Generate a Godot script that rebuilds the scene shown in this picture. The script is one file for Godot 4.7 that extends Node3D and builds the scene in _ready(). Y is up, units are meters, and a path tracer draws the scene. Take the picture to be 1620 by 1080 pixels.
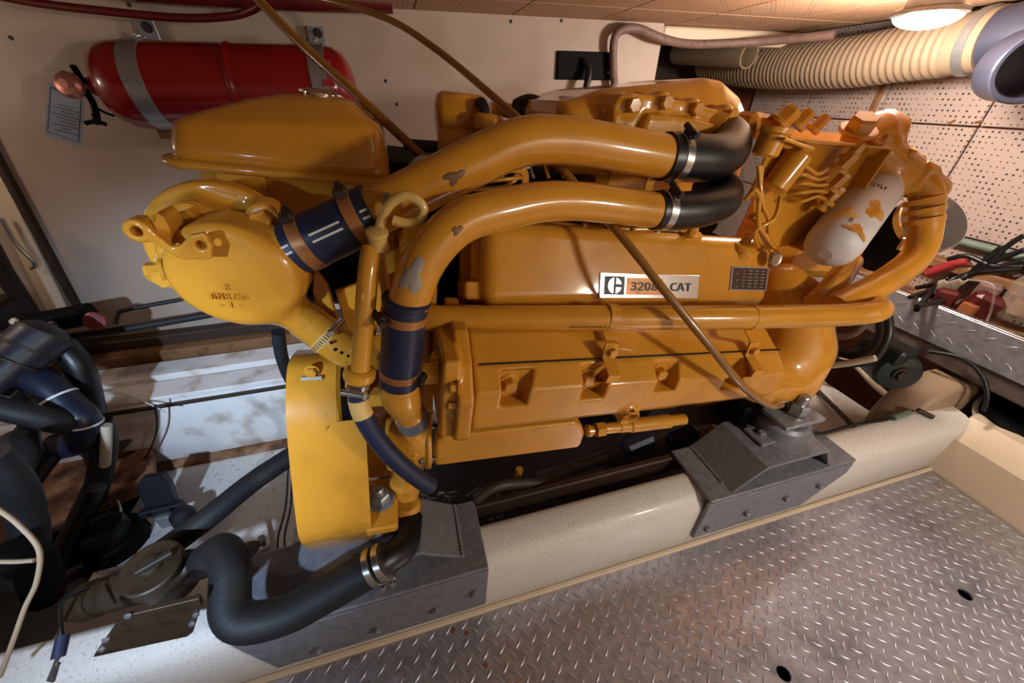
extends Node3D

func _ready() -> void:
	var cam := Camera3D.new()
	cam.name = "camera"
	cam.fov = rad_to_deg(2.0 * atan(540.0 / FOCAL))
	cam.near = .02
	cam.transform = Transform3D(eye_axes, EYE)
	add_child(cam)
	cam.current = true
	var we := WorldEnvironment.new()
	we.name = "world_environment"
	var en := Environment.new()
	en.background_mode = Environment.BG_COLOR
	en.background_color = Color(0, 0, 0)
	en.tonemap_mode = Environment.TONE_MAPPER_LINEAR
	en.tonemap_exposure = 1.0
	en.sdfgi_enabled = true
	en.ssao_enabled = true
	en.ssil_enabled = true
	we.environment = en
	add_child(we)
	# the room's lamps: the two ceiling domes are built in ceiling_lamp(), the added daylight spot in added_daylight_spot()
	materials()
	ceiling_lamp("round white ceiling lamp glowing beside the corrugated duct", Vector3(1.21, 1.153, -.815), Color(1, .95, .90), .82)
	ceiling_lamp("round ceiling lamp over the walkway, behind the viewer", Vector3(1.05, 1.10, .55), Color(1, .965, .91), .88)
	ceiling_lamp("round ceiling lamp at the forward end, out past the fire bottle", Vector3(-1.33, 1.16, -1.06), Color(1, .92, .85), .10)
	added_daylight_spot("added cool spot standing in for hatch daylight, above the forward end of the walkway", Vector3(-.66, 1.13, .58), Vector3(-.52, .47, -.74), Color(.76, .87, 1.0), 4.4, 25.0)
	room()
	hull()
	engine_front()
	engine_side()
	engine_top()
	engine_aft()
	mounts()
	fore_clutter()
	bulkhead_things()
	aft_things()

# ---------------------------------------------------------------- measuring
# A point of the place is found where the sight line of a measured picture point meets a known plane of the boat.
const EYE := Vector3(0, 1, 0)
const FOCAL := 583.0
var eye_axes := Basis(Vector3(.96329, .00339, .26844), Vector3(.14686, .83037, -.5375), Vector3(-.22473, .5572, .79939))
var tilt := Basis(Vector3(0, 0, 1), deg_to_rad(-8.0))   # the engine slopes down aft with its shaft

func sight(u: float, v: float) -> Vector3:
	return eye_axes * Vector3((u - 810.0) / FOCAL, (540.0 - v) / FOCAL, -1.0)
func pz(u: float, v: float, z: float) -> Vector3:
	var d := sight(u, v)
	return EYE + d * (z / d.z)
func py(u: float, v: float, y: float) -> Vector3:
	var d := sight(u, v)
	return EYE + d * ((y - 1.0) / d.y)
func px(u: float, v: float, x: float) -> Vector3:
	var d := sight(u, v)
	return EYE + d * (x / d.x)
func e(u: float, v: float, z: float) -> Vector3:   # the same in the engine's own axes
	return tilt.inverse() * pz(u, v, z)
func ea(a: Array) -> Array:
	var out := []
	for p in a:
		out.append(e(p[0], p[1], p[2]))
	return out
func wa(a: Array) -> Array:
	var out := []
	for p in a:
		out.append(pz(p[0], p[1], p[2]))
	return out

# ---------------------------------------------------------------- mesh building
class MB:
	var v := PackedVector3Array()
	var g := PackedInt32Array()
	var uv := PackedVector2Array()
	var has_uv := false
	var s := 0
	func t(a: Vector3, b: Vector3, c: Vector3, k: int) -> void:
		v.append(a); v.append(b); v.append(c)
		g.append(k); g.append(k); g.append(k)
	func q(a: Vector3, b: Vector3, c: Vector3, d: Vector3, k: int) -> void:
		t(a, b, c, k); t(a, c, d, k)
	func begin() -> void:
		s = v.size()
	func close() -> void:   # turn a closed shell the right way out
		if s >= v.size():
			return
		var o := v[s]
		var vol := 0.0
		for i in range(s, v.size(), 3):
			vol += (v[i] - o).dot((v[i + 1] - o).cross(v[i + 2] - o))
		if vol > 0.0:
			for i in range(s, v.size(), 3):
				var b := v[i + 1]
				v[i + 1] = v[i + 2]
				v[i + 2] = b
		s = v.size()
	func loft(rings: Array, caps := true, k := 0, capk := -1, wrap := true, crisp := false) -> MB:
		begin()
		var n: int = rings[0].size()
		for i in rings.size() - 1:
			var a: PackedVector3Array = rings[i]
			var b: PackedVector3Array = rings[i + 1]
			var kk := i + 1 if crisp else k
			for j in (n if wrap else n - 1):
				var m := (j + 1) % n
				q(a[j], a[m], b[m], b[j], kk)
		if caps:
			for w in [0, rings.size() - 1]:
				var r: PackedVector3Array = rings[w]
				var c := Vector3.ZERO
				for p in r:
					c += p
				c /= n
				for j in n:
					if w == 0:
						t(c, r[(j + 1) % n], r[j], capk)
					else:
						t(c, r[j], r[(j + 1) % n], capk)
		close()
		return self
	func tube(pts: Array, rad, n := 16, caps := true) -> MB:
		var rings := []
		var m := pts.size()
		var side := Vector3.ZERO
		for i in m:
			var d: Vector3 = (pts[mini(i + 1, m - 1)] - pts[maxi(i - 1, 0)]).normalized()
			if i == 0:
				side = d.cross(Vector3.UP if absf(d.y) < .9 else Vector3.RIGHT).normalized()
			else:
				side = (side - d * side.dot(d)).normalized()
			var up := side.cross(d)
			var r: float = rad if rad is float else rad[i]
			var ring := PackedVector3Array()
			for j in n:
				var a := TAU * j / n
				ring.append(pts[i] + (side * cos(a) + up * sin(a)) * r)
			rings.append(ring)
		return loft(rings, caps, 0)
	func lathe(prof: Array, o: Vector3, axis: Vector3, n := 24, crisp := true) -> MB:   # prof: [radius, height]
		var d := axis.normalized()
		var sx := d.cross(Vector3.UP if absf(d.y) < .9 else Vector3.RIGHT).normalized()
		var sy := d.cross(sx)
		var rings := []
		for p in prof:
			var ring := PackedVector3Array()
			for j in n:
				var a := TAU * j / n
				ring.append(o + d * float(p[1]) + (sx * cos(a) + sy * sin(a)) * maxf(p[0], 1e-5))
			rings.append(ring)
		return loft(rings, true, 0, -1, true, crisp)
	func octo(hx: float, hy: float, b: float, z: float, x: Transform3D) -> PackedVector3Array:
		var r := PackedVector3Array()
		for p in [[hx, -hy + b], [hx, hy - b], [hx - b, hy], [-hx + b, hy], [-hx, hy - b], [-hx, -hy + b], [-hx + b, -hy], [hx - b, -hy]]:
			r.append(x * Vector3(p[0], p[1], z))
		return r
	func box(c: Vector3, size: Vector3, b := .003, rot := Basis.IDENTITY) -> MB:
		var h := size * .5
		b = minf(b, minf(h.x, minf(h.y, h.z)) * .45)
		var x := Transform3D(rot, c)
		return loft([octo(h.x - b, h.y - b, b * .3, -h.z, x), octo(h.x, h.y, b, -h.z + b, x), octo(h.x, h.y, b, h.z - b, x), octo(h.x - b, h.y - b, b * .3, h.z, x)], true, -1, -1)
	func prism(poly: Array, x: Transform3D, z0: float, z1: float, b := .002, k := -1) -> MB:   # poly: Vector2 list in the plane of x, pushed along its z
		begin()
		var kept := []
		for p in poly:
			if kept.is_empty() or p.distance_to(kept[-1]) > 1e-5:
				kept.append(p)
		poly = kept
		var n := poly.size()
		var area := 0.0
		for i in n:
			area += poly[i].cross(poly[(i + 1) % n])
		var sgn := 1.0 if area > 0 else -1.0
		var ins := []
		for i in n:
			var a: Vector2 = (poly[i] - poly[(i + n - 1) % n]).normalized()
			var c: Vector2 = (poly[(i + 1) % n] - poly[i]).normalized()
			var na := Vector2(-a.y, a.x) * sgn
			var nc := Vector2(-c.y, c.x) * sgn
			var m := (na + nc)
			m = m / maxf(.35, m.length_squared() * .5) if m.length() > .1 else na
			ins.append(poly[i] + m * b)
		var rings := []
		for w in [[ins, z0], [poly, z0 + b], [poly, z1 - b], [ins, z1]]:
			var ring := PackedVector3Array()
			for p in w[0]:
				ring.append(x * Vector3(p.x, p.y, w[1]))
			rings.append(ring)
		for i in 3:
			for j in n:
				var m2 := (j + 1) % n
				q(rings[i][j], rings[i][m2], rings[i + 1][m2], rings[i + 1][j], k if i == 1 else -1)
		var tri := Geometry2D.triangulate_polygon(PackedVector2Array(ins))
		for i in range(0, tri.size(), 3):
			var a := tri[i]
			var c := tri[i + 1]
			var d := tri[i + 2]
			# the sides run one way, so the caps follow them
			var ccw: bool = (ins[c] - ins[a]).cross(ins[d] - ins[a]) * sgn > 0
			if not ccw:
				var w2 := c
				c = d
				d = w2
			t(rings[0][a], rings[0][d], rings[0][c], -1)
			t(rings[3][a], rings[3][c], rings[3][d], -1)
		close()
		return self
	func hexbolt(o: Vector3, axis: Vector3, r: float, h: float, turn := 0.0, washer := true, end := false) -> MB:
		if washer:
			lathe([[r * 1.35, 0], [r * 1.35, h * .18], [r * 1.25, h * .22]], o, axis, 16)
		var d := axis.normalized()
		var sx := d.cross(Vector3.UP if absf(d.y) < .9 else Vector3.RIGHT).normalized()
		var sy := d.cross(sx)
		var rings := []
		for p in [[1.0, h * .18], [1.0, h * .85], [.86, h]]:
			var ring := PackedVector3Array()
			for j in 6:
				var a := TAU * j / 6 + turn
				ring.append(o + d * float(p[1]) + (sx * cos(a) + sy * sin(a)) * r * float(p[0]))
			rings.append(ring)
		loft(rings, true, -1, -1)
		if end:
			lathe([[r * .55, h], [r * .55, h * 1.6], [r * .45, h * 1.7]], o, axis, 12)
		return self
	func mesh(off: Vector3) -> ArrayMesh:
		var st := SurfaceTool.new()
		st.begin(Mesh.PRIMITIVE_TRIANGLES)
		for i in v.size():
			st.set_smooth_group(g[i])
			if has_uv:
				st.set_uv(uv[i])
			st.add_vertex(v[i] - off)
		st.generate_normals()
		st.index()
		return st.commit()

func smooth(pts: Array, sub := 8) -> Array:
	var out := []
	var n := pts.size()
	for i in n - 1:
		var a: Vector3 = pts[maxi(i - 1, 0)]
		var b: Vector3 = pts[i]
		var c: Vector3 = pts[i + 1]
		var d: Vector3 = pts[mini(i + 2, n - 1)]
		for j in sub:
			out.append(b.cubic_interpolate(c, a, d, float(j) / sub))
	out.append(pts[n - 1])
	return out
func bend(pts: Array, r: float, sub := 8) -> Array:   # straight runs with round corners
	var out := [pts[0]]
	for i in range(1, pts.size() - 1):
		var a: Vector3 = pts[i - 1]
		var b: Vector3 = pts[i]
		var c: Vector3 = pts[i + 1]
		var k := minf(r, minf(a.distance_to(b), b.distance_to(c)) * .48)
		var p := b + (a - b).normalized() * k
		var q := b + (c - b).normalized() * k
		for j in sub + 1:
			var t := float(j) / sub
			out.append(p.lerp(b, t).lerp(b.lerp(q, t), t))
	out.append(pts[pts.size() - 1])
	return out
func dense(pts: Array, step: float) -> Array:
	var out := [pts[0]]
	for i in range(1, pts.size()):
		var a: Vector3 = pts[i - 1]
		var b: Vector3 = pts[i]
		var k := maxi(1, int(a.distance_to(b) / step))
		for j in k:
			out.append(a.lerp(b, float(j + 1) / k))
	return out

# ---------------------------------------------------------------- things, parts, names
var off := Vector3.ZERO
var used := {}
func numbered(called: String) -> String:
	used[called] = used.get(called, -1) + 1
	return called if used[called] == 0 else "%s_%03d" % [called, used[called]]
func thing(called: String, label: String, category: String, at: Vector3, group := "", turn := Basis.IDENTITY) -> Node3D:
	var o := Node3D.new()
	o.name = numbered(called)
	add_child(o, true)
	o.transform = Transform3D(turn, turn * at)
	off = at
	o.set_meta("label", label)
	o.set_meta("category", category)
	if group:
		o.set_meta("group", group)
	return o
func part(called: String, mesh: Mesh, m: Material, parent: Node, x := Transform3D.IDENTITY) -> MeshInstance3D:
	var o := MeshInstance3D.new()
	o.name = called
	o.mesh = mesh
	o.material_override = m
	o.transform = x
	o.cast_shadow = GeometryInstance3D.SHADOW_CASTING_SETTING_ON
	parent.add_child(o, true)
	return o
func obj(called: String, b: MB, m: Material, parent: Node) -> MeshInstance3D:
	return part(called, b.mesh(off), m, parent)
func put(called: String, mesh: Mesh, m: Material, parent: Node, x: Transform3D) -> MeshInstance3D:
	return part(called, mesh, m, parent, Transform3D(x.basis, x.origin - off))
func single(called: String, label: String, category: String, b: MB, m: Material, at: Vector3, group := "") -> MeshInstance3D:
	off = at
	var o := part(numbered(called), b.mesh(at), m, self)
	o.position = at
	o.set_meta("label", label)
	o.set_meta("category", category)
	if group:
		o.set_meta("group", group)
	return o
func struct(called: String, b: MB, m: Material, label := "", at := Vector3.ZERO) -> MeshInstance3D:
	off = at
	var o := part(numbered(called), b.mesh(at), m, self)
	o.position = at
	o.set_meta("kind", "structure")
	if label:
		o.set_meta("label", label)
	return o
func facing(z: Vector3, at: Vector3, up := Vector3.UP) -> Transform3D:
	var d := z.normalized()
	var x := up.cross(d).normalized()
	return Transform3D(Basis(x, d.cross(x), d), at)

# ---------------------------------------------------------------- castings: a distance field meshed as surface nets
func sbox(p: Vector3, c: Vector3, h: Vector3, r: float) -> float:
	var q := (p - c).abs() - h + Vector3(r, r, r)
	return q.max(Vector3.ZERO).length() + minf(maxf(q.x, maxf(q.y, q.z)), 0.0) - r
func scap(p: Vector3, a: Vector3, b: Vector3, ra: float, rb: float) -> float:
	var d := b - a
	var t := clampf((p - a).dot(d) / d.length_squared(), 0.0, 1.0)
	return (p - a - d * t).length() - lerpf(ra, rb, t)
func scyl(p: Vector3, a: Vector3, b: Vector3, r: float, rd: float) -> float:
	var d := b - a
	var l := d.length()
	d /= l
	var w := p - a
	var h := w.dot(d)
	var q := Vector2((w - d * h).length() - r + rd, absf(h - l * .5) - l * .5 + rd)
	return minf(maxf(q.x, q.y), 0.0) + q.max(Vector2.ZERO).length() - rd
func spoly(p: Vector2, poly: PackedVector2Array) -> float:
	var n := poly.size()
	var d := (p - poly[0]).length_squared()
	var s := 1.0
	var j := n - 1
	for i in n:
		var ed := poly[j] - poly[i]
		var w := p - poly[i]
		d = minf(d, (w - ed * clampf(w.dot(ed) / ed.length_squared(), 0.0, 1.0)).length_squared())
		var c1 := p.y >= poly[i].y
		var c2 := p.y < poly[j].y
		var c3 := ed.x * w.y > ed.y * w.x
		if (c1 and c2 and c3) or not (c1 or c2 or c3):
			s = -s
		j = i
	return s * sqrt(d)
func sconv(p: Vector2, planes: Array) -> float:   # inside of a convex outline
	var d := -1e9
	for w in planes:
		d = maxf(d, p.x * w.x + p.y * w.y - w.z)
	return d
func outline(poly: PackedVector2Array) -> Array:
	var out := []
	var c := Vector2.ZERO
	for p in poly:
		c += p / poly.size()
	for i in poly.size():
		var a := poly[i]
		var t := (poly[(i + 1) % poly.size()] - a).normalized()
		var n := Vector2(t.y, -t.x)
		if n.dot(c - a) > 0:
			n = -n
		out.append(Vector3(n.x, n.y, n.dot(a)))
	return out
func sext(d2: float, h: float, half: float, r: float) -> float:   # a 2-D distance pushed out to +-half, edges rounded by r
	var q := Vector2(d2 + r, absf(h) - half + r)
	return minf(maxf(q.x, q.y), 0.0) + q.max(Vector2.ZERO).length() - r
func smin(a: float, b: float, k: float) -> float:
	var h := maxf(k - absf(a - b), 0.0) / k
	return minf(a, b) - h * h * k * .25
func smax(a: float, b: float, k: float) -> float:
	return -smin(-a, -b, k)
func cast(f: Callable, lo: Vector3, hi: Vector3, cell: float) -> ArrayMesh:
	const B := 5
	var nb := Vector3i(((hi - lo) / (cell * B)).ceil())
	var nx := nb.x * B + 1
	var ny := nb.y * B + 1
	var nz := nb.z * B + 1
	var val := PackedFloat32Array()
	val.resize(nx * ny * nz)
	val.fill(1e9)
	var act := []
	var reach := cell * B * .93
	var far := {}   # big empty regions are passed over at once
	for bz in range(0, nb.z, 4):
		for by in range(0, nb.y, 4):
			for bx in range(0, nb.x, 4):
				if absf(f.call(lo + (Vector3(bx, by, bz) + Vector3(2, 2, 2)) * cell * B)) > cell * B * 3.7:
					far[Vector3i(bx, by, bz) / 4] = true
	for bz in nb.z:
		for by in nb.y:
			for bx in nb.x:
				if far.has(Vector3i(bx, by, bz) / 4):
					continue
				var c := lo + (Vector3(bx, by, bz) + Vector3(.5, .5, .5)) * cell * B
				if absf(f.call(c)) > reach:
					continue
				act.append(Vector3i(bx, by, bz) * B)
				for z in range(bz * B, bz * B + B + 1):
					for y in range(by * B, by * B + B + 1):
						var row := (z * ny + y) * nx
						for x in range(bx * B, bx * B + B + 1):
							if val[row + x] > 1e8:
								val[row + x] = f.call(lo + Vector3(x, y, z) * cell)
	var vid := PackedInt32Array()
	vid.resize(nx * ny * nz)
	vid.fill(-1)
	var vs := PackedVector3Array()
	var ns := PackedVector3Array()
	var idx := PackedInt32Array()
	var sy := nx
	var sz := nx * ny
	var co := [0, 1, sy, sy + 1, sz, sz + 1, sz + sy, sz + sy + 1]
	var cp := []
	for i in 8:
		cp.append(Vector3(i & 1, (i >> 1) & 1, i >> 2))
	var ed := [[0, 1], [2, 3], [4, 5], [6, 7], [0, 2], [1, 3], [4, 6], [5, 7], [0, 4], [1, 5], [2, 6], [3, 7]]
	for b in act:
		for z in range(b.z, b.z + B):
			for y in range(b.y, b.y + B):
				for x in range(b.x, b.x + B):
					var o: int = (z * ny + y) * nx + x
					var mask := 0
					for i in 8:
						if val[o + co[i]] < 0.0:
							mask |= 1 << i
					if mask == 0 or mask == 255:
						continue
					var p := Vector3.ZERO
					var n := 0
					for k in ed:
						var a: float = val[o + co[k[0]]]
						var c: float = val[o + co[k[1]]]
						if (a < 0.0) != (c < 0.0):
							p += cp[k[0]].lerp(cp[k[1]], a / (a - c))
							n += 1
					# slope of the field inside this cell, blended between its corners
					var v0 := val[o]
					var v1 := val[o + 1]
					var v2 := val[o + sy]
					var v3 := val[o + sy + 1]
					var v4 := val[o + sz]
					var v5 := val[o + sz + 1]
					var v6 := val[o + sz + sy]
					var v7 := val[o + sz + sy + 1]
					var w := p / n
					var d := Vector3(lerpf(lerpf(v1 - v0, v3 - v2, w.y), lerpf(v5 - v4, v7 - v6, w.y), w.z), lerpf(lerpf(v2 - v0, v3 - v1, w.x), lerpf(v6 - v4, v7 - v5, w.x), w.z), lerpf(lerpf(v4 - v0, v5 - v1, w.x), lerpf(v6 - v2, v7 - v3, w.x), w.y))
					p = lo + (Vector3(x, y, z) + w) * cell
					vid[o] = vs.size()
					vs.append(p - off)
					ns.append(d.normalized())
	for b in act:
		for z in range(maxi(b.z, 1), b.z + B):
			for y in range(maxi(b.y, 1), b.y + B):
				for x in range(maxi(b.x, 1), b.x + B):
					var o: int = (z * ny + y) * nx + x
					var inside: bool = val[o] < 0.0
					for w in [[1, sy, sz], [sy, sz, 1], [sz, 1, sy]]:
						if (val[o + w[0]] < 0.0) == inside:
							continue
						var a := vid[o]
						var c := vid[o - w[1]]
						var d := vid[o - w[1] - w[2]]
						var k := vid[o - w[2]]
						if a < 0 or c < 0 or d < 0 or k < 0:
							continue
						if inside:
							idx.append_array([a, d, c, a, k, d])
						else:
							idx.append_array([a, c, d, a, d, k])
	var vol := 0.0
	for i in range(0, idx.size(), 3):
		vol += (vs[idx[i]] - vs[0]).dot((vs[idx[i + 1]] - vs[0]).cross(vs[idx[i + 2]] - vs[0]))
	if vol > 0.0:
		idx.reverse()
	var arr := []
	arr.resize(Mesh.ARRAY_MAX)
	arr[Mesh.ARRAY_VERTEX] = vs
	arr[Mesh.ARRAY_NORMAL] = ns
	arr[Mesh.ARRAY_INDEX] = idx
	var am := ArrayMesh.new()
	am.add_surface_from_arrays(Mesh.PRIMITIVE_TRIANGLES, arr)
	return am

# ---------------------------------------------------------------- materials
var M := {}
func noise_tex(freq: float, seed_: int, ramp: Array, as_normal := false, bump := 2.0, size := 512) -> NoiseTexture2D:
	var n := FastNoiseLite.new()
	n.seed = seed_
	n.frequency = freq
	n.fractal_octaves = 4
	var t := NoiseTexture2D.new()
	t.width = size
	t.height = size
	t.seamless = true
	t.noise = n
	if as_normal:
		t.as_normal_map = true
		t.bump_strength = bump
	elif ramp.size() > 0:
		var g := Gradient.new()
		g.offsets = PackedFloat32Array(ramp[0])
		g.colors = PackedColorArray(ramp[1])
		t.color_ramp = g
	return t
func mat(c: Color, rough := .5, metal := 0.0, coat := 0.0) -> StandardMaterial3D:
	var m := StandardMaterial3D.new()
	m.albedo_color = c
	m.roughness = rough
	m.metallic = metal
	if coat > 0.0:
		m.clearcoat_enabled = true
		m.clearcoat = coat
		m.clearcoat_roughness = .08
	return m
func grain(m: StandardMaterial3D, t: Texture2D, scale: float, n: Texture2D = null, ns := .3) -> StandardMaterial3D:
	m.uv1_triplanar = true
	m.uv1_scale = Vector3(scale, scale, scale)
	if t:
		m.albedo_texture = t
	if n:
		m.normal_enabled = true
		m.normal_texture = n
		m.normal_scale = ns
	return m
func materials() -> void:
	var orange_peel := noise_tex(.02, 3, [], true, 3.0)
	var blot := noise_tex(.008, 5, [[0, .45, 1], [Color(.88, .86, .82), Color(.97, .97, .97), Color(1, 1, 1)]])
	var dirty := noise_tex(.012, 9, [[0, .3, .42, 1], [Color(.72, .66, .60), Color(.90, .87, .84), Color(.97, .96, .95), Color(1, 1, 1)]])
	var specks := noise_tex(.06, 12, [[0, .20, .27, 1], [Color(.50, .46, .42), Color(.82, .78, .75), Color(.97, .96, .95), Color(1, 1, 1)]])
	var rust := noise_tex(.01, 21, [[0, .4, .6, 1], [Color(.38, .24, .15), Color(.60, .44, .32), Color(.80, .68, .56), Color(.95, .88, .80)]])
	var rubber_n := noise_tex(.05, 31, [], true, 3.0)
	var scratch := noise_tex(.03, 41, [[0, .5, 1], [Color(.80, .80, .80), Color(.92, .92, .92), Color(1, 1, 1)]])
	M.paint = grain(mat(Color(.81, .555, .165), .30, 0.0, .8), blot, 2.2, orange_peel, .06)
	M.paint.metallic_specular = .3
	M.pale = grain(mat(Color(.86, .70, .40), .34, 0.0, .4), blot, 2.2)
	M.copper = grain(mat(Color(.70, .47, .27), .42, .35), dirty, 6.0)
	M.orange = mat(Color(.55, .37, .13), .32, 0.0, .5)
	M.brown_cable = mat(Color(.42, .14, .09), .35, 0.0, .4)
	M.red_cable = mat(Color(.36, .05, .05), .4)
	M.white = grain(mat(Color(.93, .91, .89), .42, 0.0, .2), dirty, 1.1, orange_peel, .25)
	M.white_speck = grain(mat(Color(.88, .86, .83), .45, 0.0, .15), specks, 4.5, orange_peel, .3)
	M.cream = grain(mat(Color(.70, .62, .555), .55), blot, .5)
	M.liner = grain(mat(Color(.84, .76, .66), .38, 0.0, .2), null, 1.0)
	M.grey = grain(mat(Color(.52, .52, .55), .42, .15), scratch, 3.0, orange_peel, .2)
	M.grey_light = grain(mat(Color(.66, .66, .68), .38, .5), scratch, 3.0)
	M.steel = mat(Color(.80, .79, .77), .22, .95)
	M.zinc = grain(mat(Color(.72, .73, .74), .34, .8), scratch, 9.0)
	M.chrome = mat(Color(.9, .88, .86), .08, 1.0)
	M.blue_hose = grain(mat(Color(.12, .14, .24), .45), null, 8.0, rubber_n, .15)
	M.rubber = grain(mat(Color(.055, .055, .06), .38), null, 8.0, rubber_n, .15)
	M.rubber_dull = grain(mat(Color(.085, .085, .09), .62), null, 8.0, rubber_n, .4)
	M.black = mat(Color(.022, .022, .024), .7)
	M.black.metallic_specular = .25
	M.dark_iron = grain(mat(Color(.16, .11, .07), .6), dirty, 5.0)
	M.bronze = grain(mat(Color(.23, .175, .115), .5, .35), dirty, 5.0, orange_peel, .4)
	M.red = grain(mat(Color(.50, .03, .03), .25, 0.0, .5), null, 1.0)
	M.wood = grain(mat(Color(.52, .36, .22), .65), dirty, 2.0)
	M.dark_wood = grain(mat(Color(.22, .15, .10), .6), dirty, 2.0)
	M.oily = grain(mat(Color(.10, .075, .06), .45), dirty, 3.0)
	M.grime = grain(mat(Color(.33, .28, .25), .8), dirty, 2.5)
	M.bilge = grain(mat(Color(.86, .84, .81), .5), specks, 1.6)
	M.duct = mat(Color(.53, .455, .37), .6)
	M.plastic_dark = mat(Color(.12, .12, .15), .4)
	M.label_white = mat(Color(.80, .78, .78), .5)
	M.tape = mat(Color(.74, .68, .58), .6)
	M.green = mat(Color(.04, .26, .17), .45)
	M.dark_green = mat(Color(.03, .08, .06), .5)
	M.blue = mat(Color(.09, .11, .18), .4)
	M.tie = mat(Color(.85, .85, .84), .4)
	M.rust = grain(mat(Color(.68, .57, .47), .7), rust, 2.0)
	M.red_grip = mat(Color(.58, .17, .18), .4)
	M.red_pack = mat(Color(.30, .07, .06), .4)
	M.chip = mat(Color(.62, .57, .54), .4)
	M.chrome_plate = mat(Color(.86, .84, .81), .22, .6)
	M.plate_brown = mat(Color(.26, .17, .12), .35, .2)
	M.copper_bright = mat(Color(.85, .58, .52), .28, .8)
	M.card = mat(Color(.56, .58, .64), .6)
	M.dark_blue_ink = mat(Color(.30, .33, .42), .6)
	M.tape_brown = grain(mat(Color(.46, .36, .33), .6), dirty, 5.0)
	M.plastic_blue = mat(Color(.20, .21, .27), .35)
	M.green_grey = mat(Color(.38, .44, .40), .55)
	M.tank_brown = mat(Color(.60, .50, .40), .5)
	M.film = mat(Color(.80, .74, .68, .22), .1)
	M.film.transparency = BaseMaterial3D.TRANSPARENCY_ALPHA
	M.hose_brown = mat(Color(.22, .19, .14), .5)
	M.dark_oil = grain(mat(Color(.14, .085, .04), .45), dirty, 6.0)
	M.frayed = mat(Color(.56, .47, .37), .7)
	M.rust_orange = mat(Color(.50, .27, .10), .8)
	M.chip_brown = mat(Color(.45, .31, .19), .5)
	M.ink = mat(Color(.02, .02, .02), .5)
	M.floor_metal = grain(mat(Color(.80, .79, .83), .40, .74), scratch, 2.5, orange_peel, .25)
	M.floor_metal.roughness_texture = noise_tex(.006, 51, [[0, .45, 1], [Color(.55, .55, .55), Color(.85, .85, .85), Color(1, 1, 1)]])
	M.glow = mat(Color(1, .95, .88), .4)
	M.glow.emission_enabled = true
	M.glow.emission = Color(1, .93, .84)
	M.glow.emission_energy_multiplier = 2.2
	# perforated acoustic board: small holes, their inner shade painted as dots, some rows larger
	var rng := RandomNumberGenerator.new()
	rng.seed = 7
	var im := Image.create(384, 384, true, Image.FORMAT_RGB8)
	im.fill(Color(.93, .90, .87))
	for j in 20:
		for i in 20:
			var big: bool = (i + j) % 9 < 2 or (i - j + 40) % 13 < 2
			if not big and (i * 3 + j) % 4 == 3:
				continue
			var r := 3.4 if big else 2.2
			var c := Vector2(12 + i * 18.9, 12 + j * 18.9)
			for y in range(-5, 6):
				for x in range(-5, 6):
					var a := clampf(r - Vector2(x, y).length() + .5, 0, 1)
					if a > 0:
						var p := Vector2i(int(c.x) + x, int(c.y) + y)
						im.set_pixelv(p, im.get_pixelv(p).lerp(Color(.17, .11, .09), a))
	im.generate_mipmaps()
	M.board = mat(Color(.70, .635, .615), .7)
	M.board.albedo_texture = ImageTexture.create_from_image(im)
	M.board.uv1_triplanar = true
	M.board.uv1_world_triplanar = true
	M.board.uv1_scale = Vector3(1, 1, 1) / .305
	M.seam = mat(Color(.50, .30, .20), .7)
	M.board.uv1_offset = Vector3(-1.03, -.92, -.58 + 1.525) / .305
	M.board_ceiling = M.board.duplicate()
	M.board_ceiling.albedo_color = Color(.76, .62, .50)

func ceiling_lamp(label: String, at: Vector3, c: Color, energy: float) -> void:
	var t := thing("ceiling_lamp", label, "lamp", at)
	obj("base", MB.new().lathe([[.050, .0], [.050, .02], [.046, .05], [.012, .052], [.012, 1.21 - at.y + .03]], at, Vector3.UP, 32), M.grey_light, t)
	obj("rim", MB.new().lathe([[.060, -.004], [.068, 0], [.068, .008], [.060, .012]], at, Vector3.UP, 40), M.steel, t)
	var prof := []
	for i in 9:
		var a := PI * .5 * i / 8
		prof.append([.063 * sin(a), -.026 * cos(a)])
	prof.append([.063, .004])
	obj("glass_dome", MB.new().lathe(prof, at, Vector3.UP, 40, false), M.glow, t)
	var l := OmniLight3D.new()
	l.name = "lamp_light"
	l.position = Vector3(0, -.05, 0)
	l.light_color = c
	l.light_energy = energy
	l.light_size = .06
	l.omni_range = 8
	l.omni_attenuation = 2
	l.shadow_enabled = true
	t.add_child(l)

func added_daylight_spot(label: String, at: Vector3, to: Vector3, c: Color, energy: float, cone: float) -> void:
	var t := thing("added_daylight_spot", label, "lamp", at)  # added spot fixture, in place of cool daylight through a hatch
	var d := (to - at).normalized()
	obj("housing", MB.new().lathe([[.02, -.06], [.045, -.05], [.05, -.006], [.046, -.003]], at, d, 24), M.plastic_dark, t)
	obj("lens", MB.new().lathe([[.044, -.003], [.044, .0]], at, d, 24), M.glow, t)
	obj("hanger", MB.new().tube([at - d * .05, Vector3(at.x, 1.215, at.z)], .004, 8), M.steel, t)
	var l := SpotLight3D.new()
	l.name = "lamp_light"
	l.light_color = c
	l.light_energy = energy
	l.light_size = .03
	l.spot_range = 8
	l.spot_attenuation = 2
	l.spot_angle = cone
	l.shadow_enabled = true
	t.add_child(l)
	l.look_at_from_position(at + d * .01, to, Vector3(0, 0, 1))

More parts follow.
